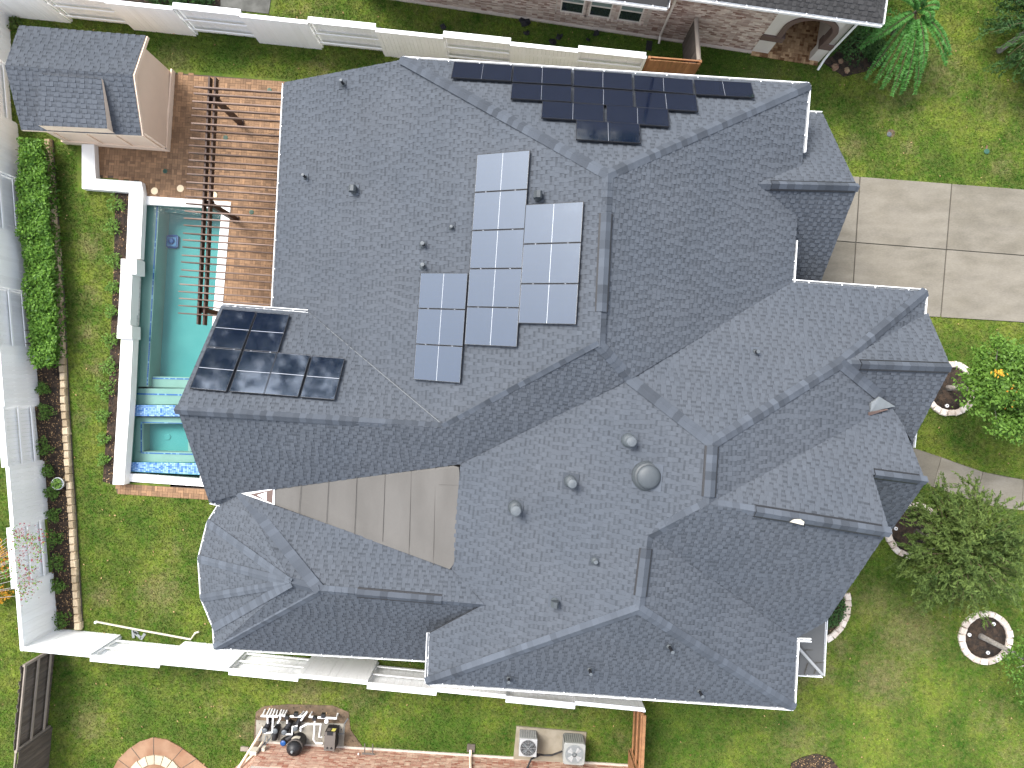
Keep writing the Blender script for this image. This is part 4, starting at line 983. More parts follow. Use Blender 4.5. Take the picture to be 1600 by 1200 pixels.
dm.add([D2-Vector((0, 0, .09)), D3-Vector((.06, 0, .09)), Vector((D3.x-.06, D3.y, 2.50))], [(0, 1, 2)]); dm.add([D1-Vector((0, 0, .09)), D4+Vector((.06, 0, -.09)), Vector((D4.x+.06, D4.y, 2.50))], [(2, 1, 0)])
dm.add([D4-Vector((0, 0, .09)), D3-Vector((0, 0, .09)), Vector((D3.x, D3.y, 2.45)), Vector((D4.x, D4.y, 2.45))], [(3, 2, 1, 0)]); dm.build('dormer', M['stucco_trim'], sr)
cap_line(sr, RW, RE, fN, fS, half=.13)
b4 = [U(266,235), U(270,115), U(93,103), U(103,223)]
MB().prism(b4, 0, 2.38).build('wall', M['stucco'], shed)
ge = [U(266,235,0), U(270,115,0)]; e0, e1 = Vector((ge[0].x, ge[0].y, 2.37)), Vector((ge[1].x, ge[1].y, 2.37)); pk = (e0+e1)/2+Vector((0, 0, .72))
MB().slab([e0, pk, e1], AX*-.12).build('gable_wall', M['stucco'], shed)
tr_ = MB(); dE = (e1-e0).normalized()
tr_.box((b4[0]+b4[1])/2+AX*.03+Vector((0, 0, .0)), .06, (b4[1]-b4[0]).length+.12, .30)
tr_.build('base_trim', M['stucco_trim'], shed)
d2 = (b4[3]-b4[0]); l2 = d2.length; d2.normalize(); o2 = Vector((d2.y, -d2.x, 0))*(-1)
if o2.y > 0: o2 = -o2
MB().box((b4[0]+b4[3])/2+o2*.03, l2, .06, .30, ax=d2, ay=o2).build('base_trim', M['stucco_trim'], shed)
for s_ in (.06, .34, .62, .94):
    MB().box(b4[0]+d2*l2*s_+o2*.02+Vector((0, 0, .31)), .16, .04, 2.0, ax=d2, ay=o2).build('pilaster', M['stucco_trim'], shed)
for s_ in (.48,): 
    l = MB().box(b4[0]+d2*l2*s_+o2*.06+Vector((0, 0, 1.75)), .12, .12, .22, ax=d2, ay=o2).build('wall_lamp', M['black'], shed)
for s_ in (.2, .78): MB().box(b4[0]+d2*l2*s_+o2*.06+Vector((0, 0, 2.05)), .6, .10, .28, ax=d2, ay=o2).build('vent_hood', M['black'], shed)
for p0, p1 in ((RE, SE), (RE, NE)):
    d = (p1-p0); L2 = d.length; d.normalize(); MB().slab([p0+AX*.012-Vector((0, 0, .02)), p1+AX*.012-Vector((0, 0, .02)), p1+AX*.012-Vector((0, 0, .16)), p0+AX*.012-Vector((0, 0, .16))], AX*.035).build('rake_board', M['stucco_trim'], shed)

# ------------------------------------------------------------------ stone edging, tree rings
def stone_mesh(name, sx, sy, sz, m_):
    bm_ = MB(); k = .78; j = lambda: random.uniform(.92, 1.05)
    lo = [Vector((a*sx/2, b*sy/2, 0)) for a, b in ((-1, -1), (1, -1), (1, 1), (-1, 1))]; mi = [Vector((p.x*j(), p.y*j(), sz*.72)) for p in lo]; hi = [Vector((p.x*k*j(), p.y*k*j(), sz*j())) for p in lo]
    bm_.add(lo+mi+hi, [(0, 1, 5, 4), (1, 2, 6, 5), (2, 3, 7, 6), (3, 0, 4, 7), (4, 5, 9, 8), (5, 6, 10, 9), (6, 7, 11, 10), (7, 4, 8, 11), (8, 9, 10, 11)])
    me = bpy.data.meshes.new(name); me.from_pydata([tuple(v) for v in bm_.v], [], bm_.f); me.materials.append(m_); me.update(); return me
SM = [stone_mesh('stone', .285, .22, .24, M['stone']) for _ in range(5)]
RM = [stone_mesh('stone', .265, .235, .13, M['ring_stone']) for _ in range(5)]
def stones_along(t, px, meshes, step, jit=.012, z=0.0):
    P = [U(*p) for p in px]; cum = [0]
    for i in range(len(P)-1): cum.append(cum[-1]+(P[i+1]-P[i]).length)
    n = int(cum[-1]/step)
    for i in range(n):
        s_ = (i+.5)*cum[-1]/n; k = max(j for j in range(len(P)-1) if cum[j] <= s_); d = (P[k+1]-P[k]).normalized()
        p = P[k]+d*(s_-cum[k])+Vector((-d.y, d.x, 0))*random.uniform(-jit, jit)
        o = bpy.data.objects.new('stone', random.choice(meshes)); link(o, t, p+Vector((0, 0, z))); o.rotation_euler = (0, 0, math.atan2(d.y, d.x)+random.uniform(-.05, .05))
        o.scale = (step/.285*.985 if meshes is SM else step/.265*.98, random.uniform(.93, 1.08), random.uniform(.92, 1.06))
t = thing('stone_edging', U(100, 600), 'long row of tan edging blocks between hedge bed and lawn', 'stone edging')
stones_along(t, [(79,219),(84,300),(91,390),(97,470),(101,560),(105,640),(110,725),(116,810),(121,900),(126,982)], SM, .292)
MB().prism([U(*p) for p in ((84,219),(89,300),(96,390),(102,470),(106,560),(110,640),(115,725),(121,810),(126,900),(131,982),(127,982),(116,810),(105,640),(97,470),(84,300),(80,219))], 0, .07).build('footing', M['weathered'], t)
def ring(cx, cy, rp, label, mulch_r, arc=(0, 360), chips=200):
    c = U(cx, cy); t = thing('tree_ring', c, label, 'tree ring', 'stone tree rings in the front lawn')
    rr = rp*.02435; n = int(2*math.pi*rr*(arc[1]-arc[0])/360/.26)
    for i in range(n):
        a = R(arc[0]+(arc[1]-arc[0])*(i+.5)/n); q = c+Vector((math.cos(a), math.sin(a), 0))*rr*random.uniform(.985, 1.015)
        o = bpy.data.objects.new('stone', random.choice(RM)); link(o, t, q); o.rotation_euler = (0, 0, a+math.pi/2+random.uniform(-.06, .06)); o.scale = (random.uniform(.93, 1.0), random.uniform(.92, 1.08), random.uniform(.9, 1.1))
    m_ = MB().lathe(c, [(rr-.07, -.05), (rr-.07, .03), (rr*.5, .055), (.1, .075)], 28).build('mulch', M['mulch'], t, True)
    n = chips; A = rng.uniform(0, 2*math.pi, n); Q = (rr-.12)*np.sqrt(rng.uniform(0, 1, n)); scatter('bark_chips', c.x+Q*np.cos(A), c.y+Q*np.sin(A), .065, .05, M['mulch_chip'], m_)
    return t
ring(1484, 607, 38, 'ring of pale stones with black mulch at the roof gable tip, round the leafy tree', 0)
ring(1427, 829, 40, 'ring of pale stones with black mulch below the garden walk, round the feathery tree', 0)
ring(1538.5, 995.5, 37, 'complete ring of pale stones with black mulch standing clear on the front lawn', 0)
t = thing('stone_edging', U(1318, 960), 'short curved row of pale stones at the house corner by the porch roof', 'stone edging')
stones_along(t, [(1322,926),(1324,945),(1321,962),(1313,980),(1302,992),(1290,999)], RM, .26)
def bubbler(x, y, label):
    p = U(x, y, .08); t = thing('bubbler', p, label, 'sprinkler', 'small white bubblers in the tree rings')
    MB().lathe(p-Vector((0, 0, .05)), [(.065, 0), (.065, .06), (.048, .065), (.046, .055)], 16).build('ring', M['pvc'], t); MB().lathe(p, [(.022, 0), (.022, .03)], 8).build('nozzle', M['black'], t)
for a in ((1480,634,'white bubbler ring in the mulch below the leafy tree trunk'), (1400,826,'white bubbler ring in the mulch left of the feathery tree trunk'), (1438,854,'white bubbler ring in the mulch below the feathery tree trunk'),
          (1515,992,'white bubbler ring left of the trunk in the full stone ring'), (1553,975,'white bubbler ring above the trunk in the full stone ring'), (1544,1020,'white bubbler ring below the trunk in the full stone ring')): bubbler(*a)

# ------------------------------------------------------------------ neighbour house along the top
def brick_wall(par, a, b, z0, z1, m_, holes=(), side=1, bl=.215, bh=.075):
    """courses of real bricks between a and b; holes are (s0, s1, z0, z1) along the wall"""
    a = Vector((a.x, a.y, 0)); b = Vector((b.x, b.y, 0)); d = (b-a); L_ = d.length; d.normalize(); o = Vector((-d.y, d.x, 0))*side
    mb = MB(); z = z0; row = 0
    while z < z1-.01:
        s_ = -random.choice((0, bl/2)) if row % 2 else 0
        while s_ < L_:
            e = min(s_+bl-.010, L_); st = max(s_, 0)
            if e-st > .03 and not any(e > h[0] and st < h[1] and z+bh > h[2] and z < h[3] for h in holes):
                p = a+d*st+Vector((0, 0, z)); q = a+d*e+Vector((0, 0, z)); w = o*(.012+random.uniform(0, .004)); up = Vector((0, 0, bh-.010)); k = -o*.02
                n = len(mb.v); mb.add([p+w, q+w, q+w+up, p+w+up, p+k, q+k, q+k+up, p+k+up], [(0, 1, 2, 3), (3, 2, 6, 7), (0, 3, 7, 4), (1, 5, 6, 2)], max(-1, min(1, random.gauss(.0, .55))))
            s_ += bl
        z += bh; row += 1
    return mb.build('brick', m_, par, kind='stuff')
nh = thing('brick_house', U(1100, 60), 'brick neighbour house with three windows and an arched porch along the top edge', 'house')
wa, wb_, wc = U(560,-12), U(1073,64.5), U(1174,79.5)
dN = (wb_-wa).normalized(); oN = Vector((-dN.y, dN.x, 0)); oS = -oN
Lw = (wc-wa).length
def along(px, py): return (U(px, py)-wa).dot(dN)
wins = []
for x0, x1 in ((875,911), (919,953), (964,1000)):
    s0 = along(x0, 40); k = 1.0
    # openings seen at sill height .85 m
    f_ = (H-.85)/H
    yb = 600-(wa+dN*s0).y*F/(H-.85)
    s0 = ((Vector((U(x0, 25, .85).x, 0, 0))-Vector((wa.x, 0, 0))).x)/dN.x; s1 = ((U(x1, 30, .85).x-wa.x))/dN.x; wins.append((s0, s1, .85, 2.35))
MB().prism([wa, wc, wc+oN*9, wa+oN*9], 0, 3.25).build('wall', M['mortar'], nh)
brick_wall(nh, wa, wc, .05, 3.2, M['wall_brick'], [(h[0]-.13, h[1]+.13, h[2]-.12, h[3]+.15) for h in wins], side=-1)
for h in wins:
    c0 = wa+dN*h[0]+oS*.014; w = h[1]-h[0]
    fr = MB()
    for s0, s1, z0, z1 in ((0, .05, .85, 2.35), (w-.05, w, .85, 2.35), (.05, w-.05, .85, .92), (.05, w-.05, 2.28, 2.35), (.05, w-.05, 1.52, 1.58)):
        fr.box(c0+dN*(s0+s1)/2+Vector((0, 0, z0)), s1-s0, .05, z1-z0, ax=dN, ay=oN)
    wf = fr.build('window', M['frame_white'], nh)
    MB().box(c0+dN*w/2+oN*.004+Vector((0, 0, .92)), w-.1, .02, .60, ax=dN, ay=oN).build('pane', M['glass_win'], wf)
    MB().box(c0+dN*w/2+oN*.004+Vector((0, 0, 1.58)), w-.1, .02, .70, ax=dN, ay=oN).build('pane', M['glass_blind'], wf)
    # brick surround: soldier bricks and a rowlock sill
    mb = MB()
    n = int((w+.26)/.075)
    for i in range(n): mb.box(c0+dN*(-.13+(i+.5)*(w+.26)/n)+oS*.02+Vector((0, 0, .74)), (w+.26)/n-.010, .10, .10, ax=dN, ay=oN, tone=random.uniform(-.2, .9))
    for sx in (-.065, w+.065):
        for i in range(20): mb.box(c0+dN*sx+oS*.004+Vector((0, 0, .85+i*.075)), .12, .035, .065, ax=dN, ay=oN, tone=random.uniform(-.3, 1))
    mb.build('surround', M['wall_brick'], wf, kind='stuff')
# footing of the wall
MB().box((wa+wc)/2+oS*.06, Lw, .10, .07, ax=dN, ay=oN).build('footing', M['mortar'], nh)
# downspout
def spout(par, pts, r_, m_, name='downspout'): return MB().tube(pts, r_, 6).build(name, m_, par)
sp_t = wa+dN*along(1030,58)+oS*.07
spout(nh, [Vector((sp_t.x, sp_t.y, 2.9)), Vector((sp_t.x, sp_t.y, .25)), Vector((sp_t.x, sp_t.y, .15))+oS*.25], .045, M['frame_white'])
MB().box(U(1014,72)-Vector((0, 0, 0)), .22, .36, .05, ax=dN, ay=oN).build('splash_block', M['black'], nh)
# arched porch: stucco front with a brown trimmed arch
pa, pb2 = wc, U(1279,96); dP = (pb2-pa).normalized(); oP = Vector((-dP.y, dP.x, 0)); LP = (pb2-pa).length
def pp(s_, z, o=0.0): q = pa+dP*s_-oP*o; return Vector((q.x, q.y, z))
sa, sb = .66, 2.16; spring = 1.98; rad = (sb-sa)/2; cxs = (sa+sb)/2
arch = [(cxs+rad*math.cos(math.pi-math.pi*i/20), spring+rad*math.sin(math.pi-math.pi*i/20)) for i in range(21)]
tw = .20; out = [(cxs+(rad+tw)*math.cos(math.pi-math.pi*i/20), spring+(rad+tw)*math.sin(math.pi-math.pi*i/20)) for i in range(21)]
mb = MB()   # stucco spandrel: two halves round the arch
ztop = 3.55
def ext(poly, o0, o1, mbb): mbb.slab([pp(s_, z, o0) for s_, z in poly], oP*-(o1-o0))
ext([(0, 1.32), (sa-tw, 1.32)]+[(s_, z) for s_, z in out[:11]]+[(cxs, ztop), (0, ztop)], -.25, 0, mb)
ext([(cxs, ztop)]+[(s_, z) for s_, z in out[10:]]+[(sb+tw, 1.32), (LP, 1.32), (LP, ztop)], -.25, 0, mb)
mb.build('porch_front', M['stucco_white'], nh)
mb = MB()
for i in range(20): ext([arch[i], arch[i+1], out[i+1], out[i]], -.27, .05, mb)
for s0, s1 in ((sa-tw, sa), (sb, sb+tw)): ext([(s0, 1.25), (s1, 1.25), (s1, spring), (s0, spring)], -.27, .05, mb)
for s0, s1 in ((-.02, sa+.14), (sb-.02, LP+.04)): ext([(s0, .98), (s1, .98), (s1, 1.30), (s0, 1.30)], -.30, .06, mb)
mb.build('arch_trim', M['brown_trim'], nh)
for s0, s1 in ((0, sa-.04), (sb+.04, LP)):
    mb = MB(); ext([(s0, 0), (s1, 0), (s1, .98), (s0, .98)], -.28, .03, mb); mb.build('pedestal', M['stucco_white'], nh)
# side wall of the porch with its own arch trim, floor of patterned tiles
qe = pp(LP, 0); sidew = MB(); sidew.prism([qe, qe+oP*.5, qe+oP*.5-dP*.25, qe-dP*.25], 0, 3.5); sidew.prism([qe+oP*.5, qe+oP*3.2, qe+oP*3.2-dP*.2, qe+oP*.5-dP*.2], 0, 3.5); sidew.build('side_wall', M['stucco_white'], nh)
bk = MB(); bk.prism([pa+oP*2.6, pa+dP*LP+oP*2.6, pa+dP*LP+oP*2.7, pa+oP*2.7], 0, 3.5); bk.build('porch_back_wall', M['wall'], nh)
mb = MB(); fl0 = pa+oP*.02
for i in range(int(LP/.16)):
    for j in range(16):
        for k in range(2):
            q = fl0+dP*(i*.16)+oP*(j*.16-.2); u, v = (dP*.16, oP*.08) if (i+j) % 2 else (dP*.08, oP*.16)
            q = q+(oP*.08*k if (i+j) % 2 else dP*.08*k); u = u-u.normalized()*.008; v = v-v.normalized()*.008
            mb.hexa([q, q+u, q+u+v, q+v]+[p+Vector((0, 0, .06)) for p in (q, q+u, q+u+v, q+v)], random.gauss(-.1, .55))
mb.build('porch_tile', M['porch_tile'], nh, kind='stuff')
# roof with gutter: the part over the porch and the part over the windows
ec, el = U(1378,36.5,3.7), U(1050,-9.5,3.7); dE2 = (ec-el).normalized(); oE = Vector((-dE2.y, dE2.x, 0))
rk = ec+oE*11; pk2 = ec+oE*5.2-dE2*5.2+Vector((0, 0, 3.4)); pl2 = el+oE*5.2+Vector((0, 0, 3.4)); el2 = el-dE2*2.0
fR1 = [el, ec, pk2, pl2]; fR2 = [ec, rk, pk2]
mr = MB()
for P in (fR1, fR2, [pl2, pk2, rk, el+oE*11]): mr.slab([p-Vector((0, 0, .012)) for p in P], (0, 0, -.12))
nr_ = mr.build('roof', M['old_roof'], nh)
vis = []
for P in ([el+dE2*.0, ec, ec+(pk2-ec)*.36, el+(pl2-el)*.36], [ec, ec+(rk-ec)*.36, ec+(pk2-ec)*.36]): vis += shingle_face(P, .15, 1.1)
mb = MB()
for a, vs, fs, t_ in vis: mb.add(vs, fs, t_)
mb.build('shingle_courses', M['old_roof'], nr_, kind='stuff')
cap_line(nr_, ec, ec+(pk2-ec)*.4, fR1, fR2)
gutter([el, ec, ec+oE*3.0], nh, 1)
e3, e4 = U(520,-59,3.15), U(1042,10.5,3.15); dd = (e4-e3).normalized(); oo = Vector((-dd.y, dd.x, 0))
mr = MB(); mr.slab([e3, e4, e4+oo*7+Vector((0, 0, 4.2)), e3+oo*7+Vector((0, 0, 4.2))], (0, 0, -.1)); mr.build('roof', M['old_roof'], nh)
gutter([e3, e4, e4+oo*1.2], nh, 1)
q = pp(LP, 0, .05)+dP*.06
spout(nh, [U(1330,28,3.6), Vector((q.x, q.y, 3.0)), Vector((q.x, q.y, .8)), Vector((q.x-.05, q.y-.1, .45)), Vector((q.x-.12, q.y-.3, .1))], .045, M['gutter'])

# ------------------------------------------------------------------ neighbour house along the bottom
bh = thing('brick_house', U(700, 1185), 'red brick neighbour house wall along the bottom edge behind the air conditioners', 'house')
ba, bb = U(417,1161), U(986,1197.5); dB = (bb-ba).normalized(); bo = U(352,1211); dB2 = (ba-bo).normalized()
oB = Vector((-dB.y, dB.x, 0))
MB().prism([ba, bb, bb-oB*8, ba-oB*8, bo+(bo-ba)*3], 0, 3.2).build('wall', M['mortar'], bh)
brick_wall(bh, ba, bb, .04, 1.6, M['wall_brick2'], side=1); brick_wall(bh, bo+(bo-ba)*.8, ba, .04, 2.2, M['wall_brick2'], side=1)
MB().box((ba+bb)/2+oB*.05, (bb-ba).length, .08, .06, ax=dB, ay=oB).build('footing', M['mortar'], bh)
bro = MB().slab([ba+Vector((-1.6, -1.1, 3.2)), bb+Vector((.4, -1.1, 3.2)), bb+Vector((.4, -7, 6)), ba+Vector((-1.6, -7, 6))], (0, 0, -.12)); bro.build('roof', M['old_roof'], bh)
def onwall(px, py, z): p = U(px, py, z); s_ = (p-ba).dot(dB); q = ba+dB*s_; return Vector((q.x, q.y, z))
spout(bh, [onwall(735,1200,1.0)+oB*.07, onwall(735,1180,.2)+oB*.07, onwall(735,1176,.12)+oB*.30], .05, M['stucco_trim'])
MB().box(U(736,1168), .30, .30, .06).build('splash_block', M['weathered'], bh)
o2_ = Vector((-dB2.y, dB2.x, 0))
spout(bh, [bo+Vector((0, 0, 2.2))+o2_*.08+(bo-ba)*.2, Vector((ba.x, ba.y, .5))+o2_*.10-dB2*.15, Vector((ba.x, ba.y, .12))+o2_*.14-dB2*.05], .045, M['stucco_trim'])
for px, py, z, sx, sz in ((397,1183,.75,.24,.34), (412,1175,.55,.11,.2)):
    q = onwall(px, py, z); MB().box(q+oB*.07-Vector((0, 0, sz/2)), sx, .14, sz, ax=dB, ay=oB).build('meter_box', M['cream_pipe'], bh)
mb = MB()
for px in (569.5, 582): mb.tube([onwall(px,1180,.42)+oB*.05, onwall(px,1170,.42)+oB*.45], .022, 6)
mb.tube([onwall(566,1180,.40)+oB*.05, onwall(585,1180,.40)+oB*.05], .035, 6); mb.build('hose_bracket', M['heater'], bh)
MB().lathe(onwall(560,1180,.5)+oB*.08-Vector((0, 0, .02)), [(.03, 0), (.03, .05)], 10).build('faucet', M['pvc'], bh)

# ------------------------------------------------------------------ air conditioners
pad = MB().prism([U(*p) for p in ((807,1133.5),(916,1143),(912,1192),(802,1184))], -.05, .08).build('equipment_pad', M['pad']); tag(pad, 'tan concrete pad carrying two air conditioning units', 'concrete pad')
def condenser(c, s_, h, m_, rnd_, label, fanr, fdark):
    t = thing('air_conditioner', c, label, 'air conditioner', 'air conditioning units on the tan pad')
    ax, ay = dB, oB
    def ringp(z, k): 
        pts = []
        for cx_, cy_, a0 in ((1, 1, 0), (-1, 1, 90), (-1, -1, 180), (1, -1, 270)):
            for i in range(5):
                a = R(a0+i*22.5); pts.append(c+ax*((s_/2*k-rnd_)*cx_+rnd_*math.cos(a))+ay*((s_/2*k-rnd_)*cy_+rnd_*math.sin(a))+Vector((0, 0, z)))
        return pts
    def loft(secs, name, mm, par):
        mb = MB(); v = [p for s2 in secs for p in s2]; n = len(secs[0]); fs = []
        for j in range(len(secs)-1):
            for i in range(n): fs.append((j*n+i, j*n+(i+1) % n, (j+1)*n+(i+1) % n, (j+1)*n+i))
        fs.append(tuple(range(n-1, -1, -1))); fs.append(tuple((len(secs)-1)*n+i for i in range(n))); mb.add(v, fs); return mb.build(name, mm, par)
    loft([ringp(0, .96), ringp(.05, .96), ringp(.05, .92), ringp(h-.10, .92)], 'coil_body', M['vent_cap'], t)
    n = 9
    lou = MB()
    for a_, b_ in ((ax, ay), (ay, ax)):
        for sg in (-1, 1):
            for i in range(n): lou.box(c+b_*(s_*.475*sg)+a_*((i+.5)/n-.5)*s_*.90+Vector((0, 0, .05)), s_*.07, .02, h-.14, ax=a_, ay=b_)
    lou.build('louvre', m_, t, kind='stuff')
    loft([ringp(h-.11, 1), ringp(h-.02, 1), ringp(h, .965)], 'top_cover', m_, t)
    cc = c+Vector((0, 0, h))
    f_ = MB().lathe(cc, [(fanr, .002), (fanr, .012), (fanr*.93, .014)], 28).build('fan_opening', M['black'] if fdark else M['flash'], t)
    bl_m = MB()
    for i in range(4):
        a = R(25+i*90); p0 = cc+Vector((0, 0, .018)); d1 = Vector((math.cos(a), math.sin(a), 0)); d2 = Vector((math.cos(a+.75), math.sin(a+.75), 0)); bl_m.slab([p0+d1*fanr*.18, p0+d1*fanr*.85, p0+d2*fanr*.85+Vector((0, 0, .02)), p0+d2*fanr*.2+Vector((0, 0, .02))], (0, 0, -.006))
    bl_m.build('fan_blade', M['vent'] if fdark else M['ac_grey'], t); MB().lathe(cc+Vector((0, 0, .02)), [(fanr*.25, 0), (fanr*.25, .02), (fanr*.1, .03)], 14).build('fan_hub', M['vent'], t, True)
    gr_ = MB()
    for k in (.3, .48, .66, .84, 1.0): gr_.tube([cc+Vector((math.cos(R(a))*fanr*k, math.sin(R(a))*fanr*k, .045)) for a in range(0, 361, 15)], .004, 4)
    for i in range(8): a = R(i*45); gr_.tube([cc+Vector((0, 0, .05)), cc+Vector((math.cos(a)*fanr*1.04, math.sin(a)*fanr*1.04, .045))], .004, 4)
    gr_.build('fan_guard', m_, t, kind='stuff')
    return t
condenser(U(824.5,1153.5,.08), .66, .72, M['ac_grey'], .02, 'square grey air conditioner with a dark fan, on the tan pad', .29, True)
condenser(U(894.5,1161.5,.08), .80, .80, M['ac_beige'], .10, 'larger greenish grey air conditioner with rounded corners, beside the square one', .34, False)
q = onwall(868,1190,.25)
cbl = MB().tube([U(838,1178,.45), U(850,1180,.3), U(862,1180,.3), U(878,1174,.45)], .035, 8); cbl.tube([U(845,1179,.3), U(830,1186,.5), onwall(823,1196,.7)], .035, 8); tag(cbl.build('hose', M['black']), 'black insulated hose linking the two air conditioners', 'hose')

# ------------------------------------------------------------------ pool equipment of the neighbour
eq = lambda zx, zy: (370+zx/7.27, 1090+zy/7.27)
slab = MB().prism([U(*eq(*p)) for p in ((225,250),(1235,290),(1215,560),(560,540),(220,480))], -.05, .05).build('equipment_pad', M['vent_cap']); tag(slab, 'grey concrete pad under pumps and white pipes', 'concrete pad')
M['slab_grey'] = mat('slab_grey', (.20, .185, .155), c2=(.27, .25, .21), rough=.9, noise=.2, scale=3.); slab.data.materials[0] = M['slab_grey']
t = thing('pipework', U(470,1120), 'white plastic pipework with rows of risers behind the pool pumps', 'pipework')
def E_(zx, zy, z): return U(*eq(zx, zy), z)
pr_ = .034
for pts in ([(275,208,.45),(468,214,.45)], [(525,208,.45),(565,208,.45)], [(605,212,.45),(735,216,.45)], [(820,216,.45),(880,222,.45)], [(920,226,.45),(1130,236,.45),(1150,180,.0)]): MB().tube([E_(*p) for p in pts], pr_*1.15, 10).build('header_pipe', M['pvc'], t)
for a, b in (((290,205),(325,132)), ((335,205),(378,122)), ((370,205),(408,125)), ((405,205),(438,130)), ((445,205),(465,140)), ((480,205),(512,135)), ((510,205),(540,140)), ((540,205),(572,142)), ((715,212),(765,155)), ((745,214),(800,155)), ((828,212),(858,160))):
    MB().tube([E_(*a, .45), E_(a[0]+4, a[1]-8, .42), E_(*b, .0)], pr_*.85, 8).build('riser', M['pvc'], t)
for pts in ([(350,214,.45),(352,290,.30)], [(412,214,.45),(405,395,.35),(310,402,.35)], [(500,190,.45),(495,240,.4),(465,290,.3)], [(575,235,.45),(572,290,.30)], [(550,414,.35),(628,418,.35),(634,330,.35),(690,320,.35)], [(725,380,.75),(725,340,.75),(800,300,.75),(955,304,.55),(935,445,.35),(965,448,.3)], [(888,250,.45),(872,480,.35),(900,518,.3),(975,520,.3)], [(430,330,.2),(415,370,.3),(440,395,.3)], [(800,160,.4),(730,260,.3)]):
    MB().tube([E_(*p) for p in pts], pr_, 10).build('pipe', M['pvc'], t)
MB().lathe(E_(1018,270,.45), [(.075, -.05), (.075, .03), (.04, .05)], 14).build('valve_cap', M['pvc'], t)
for x, y in ((580,208),(892,222),(680,175),(990,190)): MB().box(E_(x, y, .38), .14, .14, .16).build('valve', M['black'], t)
def pump(x, y, label, dx, dy, blue=False):
    c = E_(x, y, .05); t = thing('pool_pump', c, label, 'pump', 'pool pumps on the grey pad'); d = Vector((dx, dy, 0)).normalized()
    MB().box(c+d*.12, .52, .17, .06, ax=d, ay=Vector((-d.y, d.x, 0))).build('foot', M['black'], t)
    MB().tube([c+d*.06+Vector((0, 0, .17)), c+d*.40+Vector((0, 0, .17))], .095, 14).build('motor', M['black'], t)
    b = MB().lathe(c+Vector((0, 0, .03)), [(.11, 0), (.125, .12), (.125, .26), (.115, .28)], 18).build('strainer_pot', M['black'], t)
    MB().lathe(c+Vector((0, 0, .31)), [(.10, 0), (.10, .02), (.05, .04)], 16).build('strainer_lid', M['blue'] if blue else M['vent_cap'], b)
pump(348,330,'black pool pump at the pipe end near the brick wall corner',.5,1); pump(465,335,'black pool pump with white elbow, second along the pad',-.2,-1); pump(568,350,'black pool pump with grey lid in the middle of the pad',.6,1); pump(690,305,'round black pump right beside the big filter',.5,1)
pump(556,470,'small pump with a blue lid below the bent white pipe',.8,.5,True)
c = E_(715,470,.05); t = thing('pool_filter', c, 'big black domed pool filter tank with a label band beside the heater', 'pool filter'); ht = .95
MB().lathe(c, [(.26, 0), (.27, .08), (.28, .3), (.28, .62), (.285, .66)], 24).build('tank', M['black'], t, True)
MB().lathe(c+Vector((0, 0, .60)), [(.295, 0), (.30, .03), (.295, .07)], 24).build('clamp_band', M['heater'], t)
MB().lathe(c+Vector((0, 0, .67)), [(.28, 0), (.26, .10), (.19, .20), (.09, .26), (.03, .27)], 24).build('dome', M['black'], t, True)
MB().lathe(c+Vector((0, 0, .93)), [(.05, 0), (.05, .05), (.025, .09)], 12).build('gauge', M['flash'], t)
pl_ = [c+Vector((math.cos(R(a))*.284, math.sin(R(a))*.284, z)) for z in (.33, .52) for a in (62, 78, 94, 110, 126)]
mb = MB(); mb.add(pl_, [(i, i+1, 6+i, 5+i) for i in range(4)]); mb.build('tank_label', M['cream_pipe'], t)
c0h = E_(1055,497,.62); c = Vector((c0h.x, c0h.y, .05)); t = thing('pool_heater', c, 'tall brown grey pool heater box at the end of the pipes', 'pool heater')
MB().box(c, .40, .70, .56, ax=dB, ay=oB).build('cabinet', M['black'], t)
MB().box(c+Vector((0, 0, .561)), .40, .70, .03, ax=dB, ay=oB).build('top_panel', M['heater'], t)
MB().box(c+oB*.30+Vector((0, 0, .592)), .22, .13, .012, ax=dB, ay=oB).build('display', M['black'], t)
for s_, mm, nm in ((-.09, 'heater', 'paper_label'), (.09, 'sticker', 'warning_label')): MB().box(c+oB*.352+dB*s_+Vector((0, 0, .30)), .14, .008, .20, ax=dB, ay=oB).build(nm, M[mm], t)
for s_ in (-.07, .08): MB().lathe(c-oB*.24+dB*s_+Vector((0, 0, .591)), [(.035, 0), (.035, .02)], 12).build('knob', M['black'], t)
mb = MB(); mb.tube([E_(1150,412,.3), E_(1213,412,.3), E_(1220,300,.5), E_(1265,235,.5)], .02, 6); tag(mb.build('gas_pipe', M['vent_cap']), 'thin grey gas pipe bending to the heater', 'pipe')
mb = MB(); mb.tube([E_(20,800,1.1), E_(245,440,.12), E_(300,335,.05)], .05, 8); tag(mb.build('conduit', M['stucco_trim']), 'tan drain pipe running from the brick wall to the pumps', 'pipe')
mb = MB(); mb.tube([E_(225,640,.6), E_(320,500,.2), E_(330,430,.1)], .022, 6); mb.tube([E_(240,640,.6), E_(380,460,.15), E_(480,230,.1)], .022, 6); tag(mb.build('cable', M['vent_cap']), 'pair of thin grey conduits from the meter box to the pumps', 'cable')
MB().box(U(383,1169), .30, .16, .08, ax=dB, ay=oB).build('paving_block', M['weathered_rail'])
tag(bpy.data.objects['paving_block'], 'loose grey block on the grass by the brick wall corner', 'block')

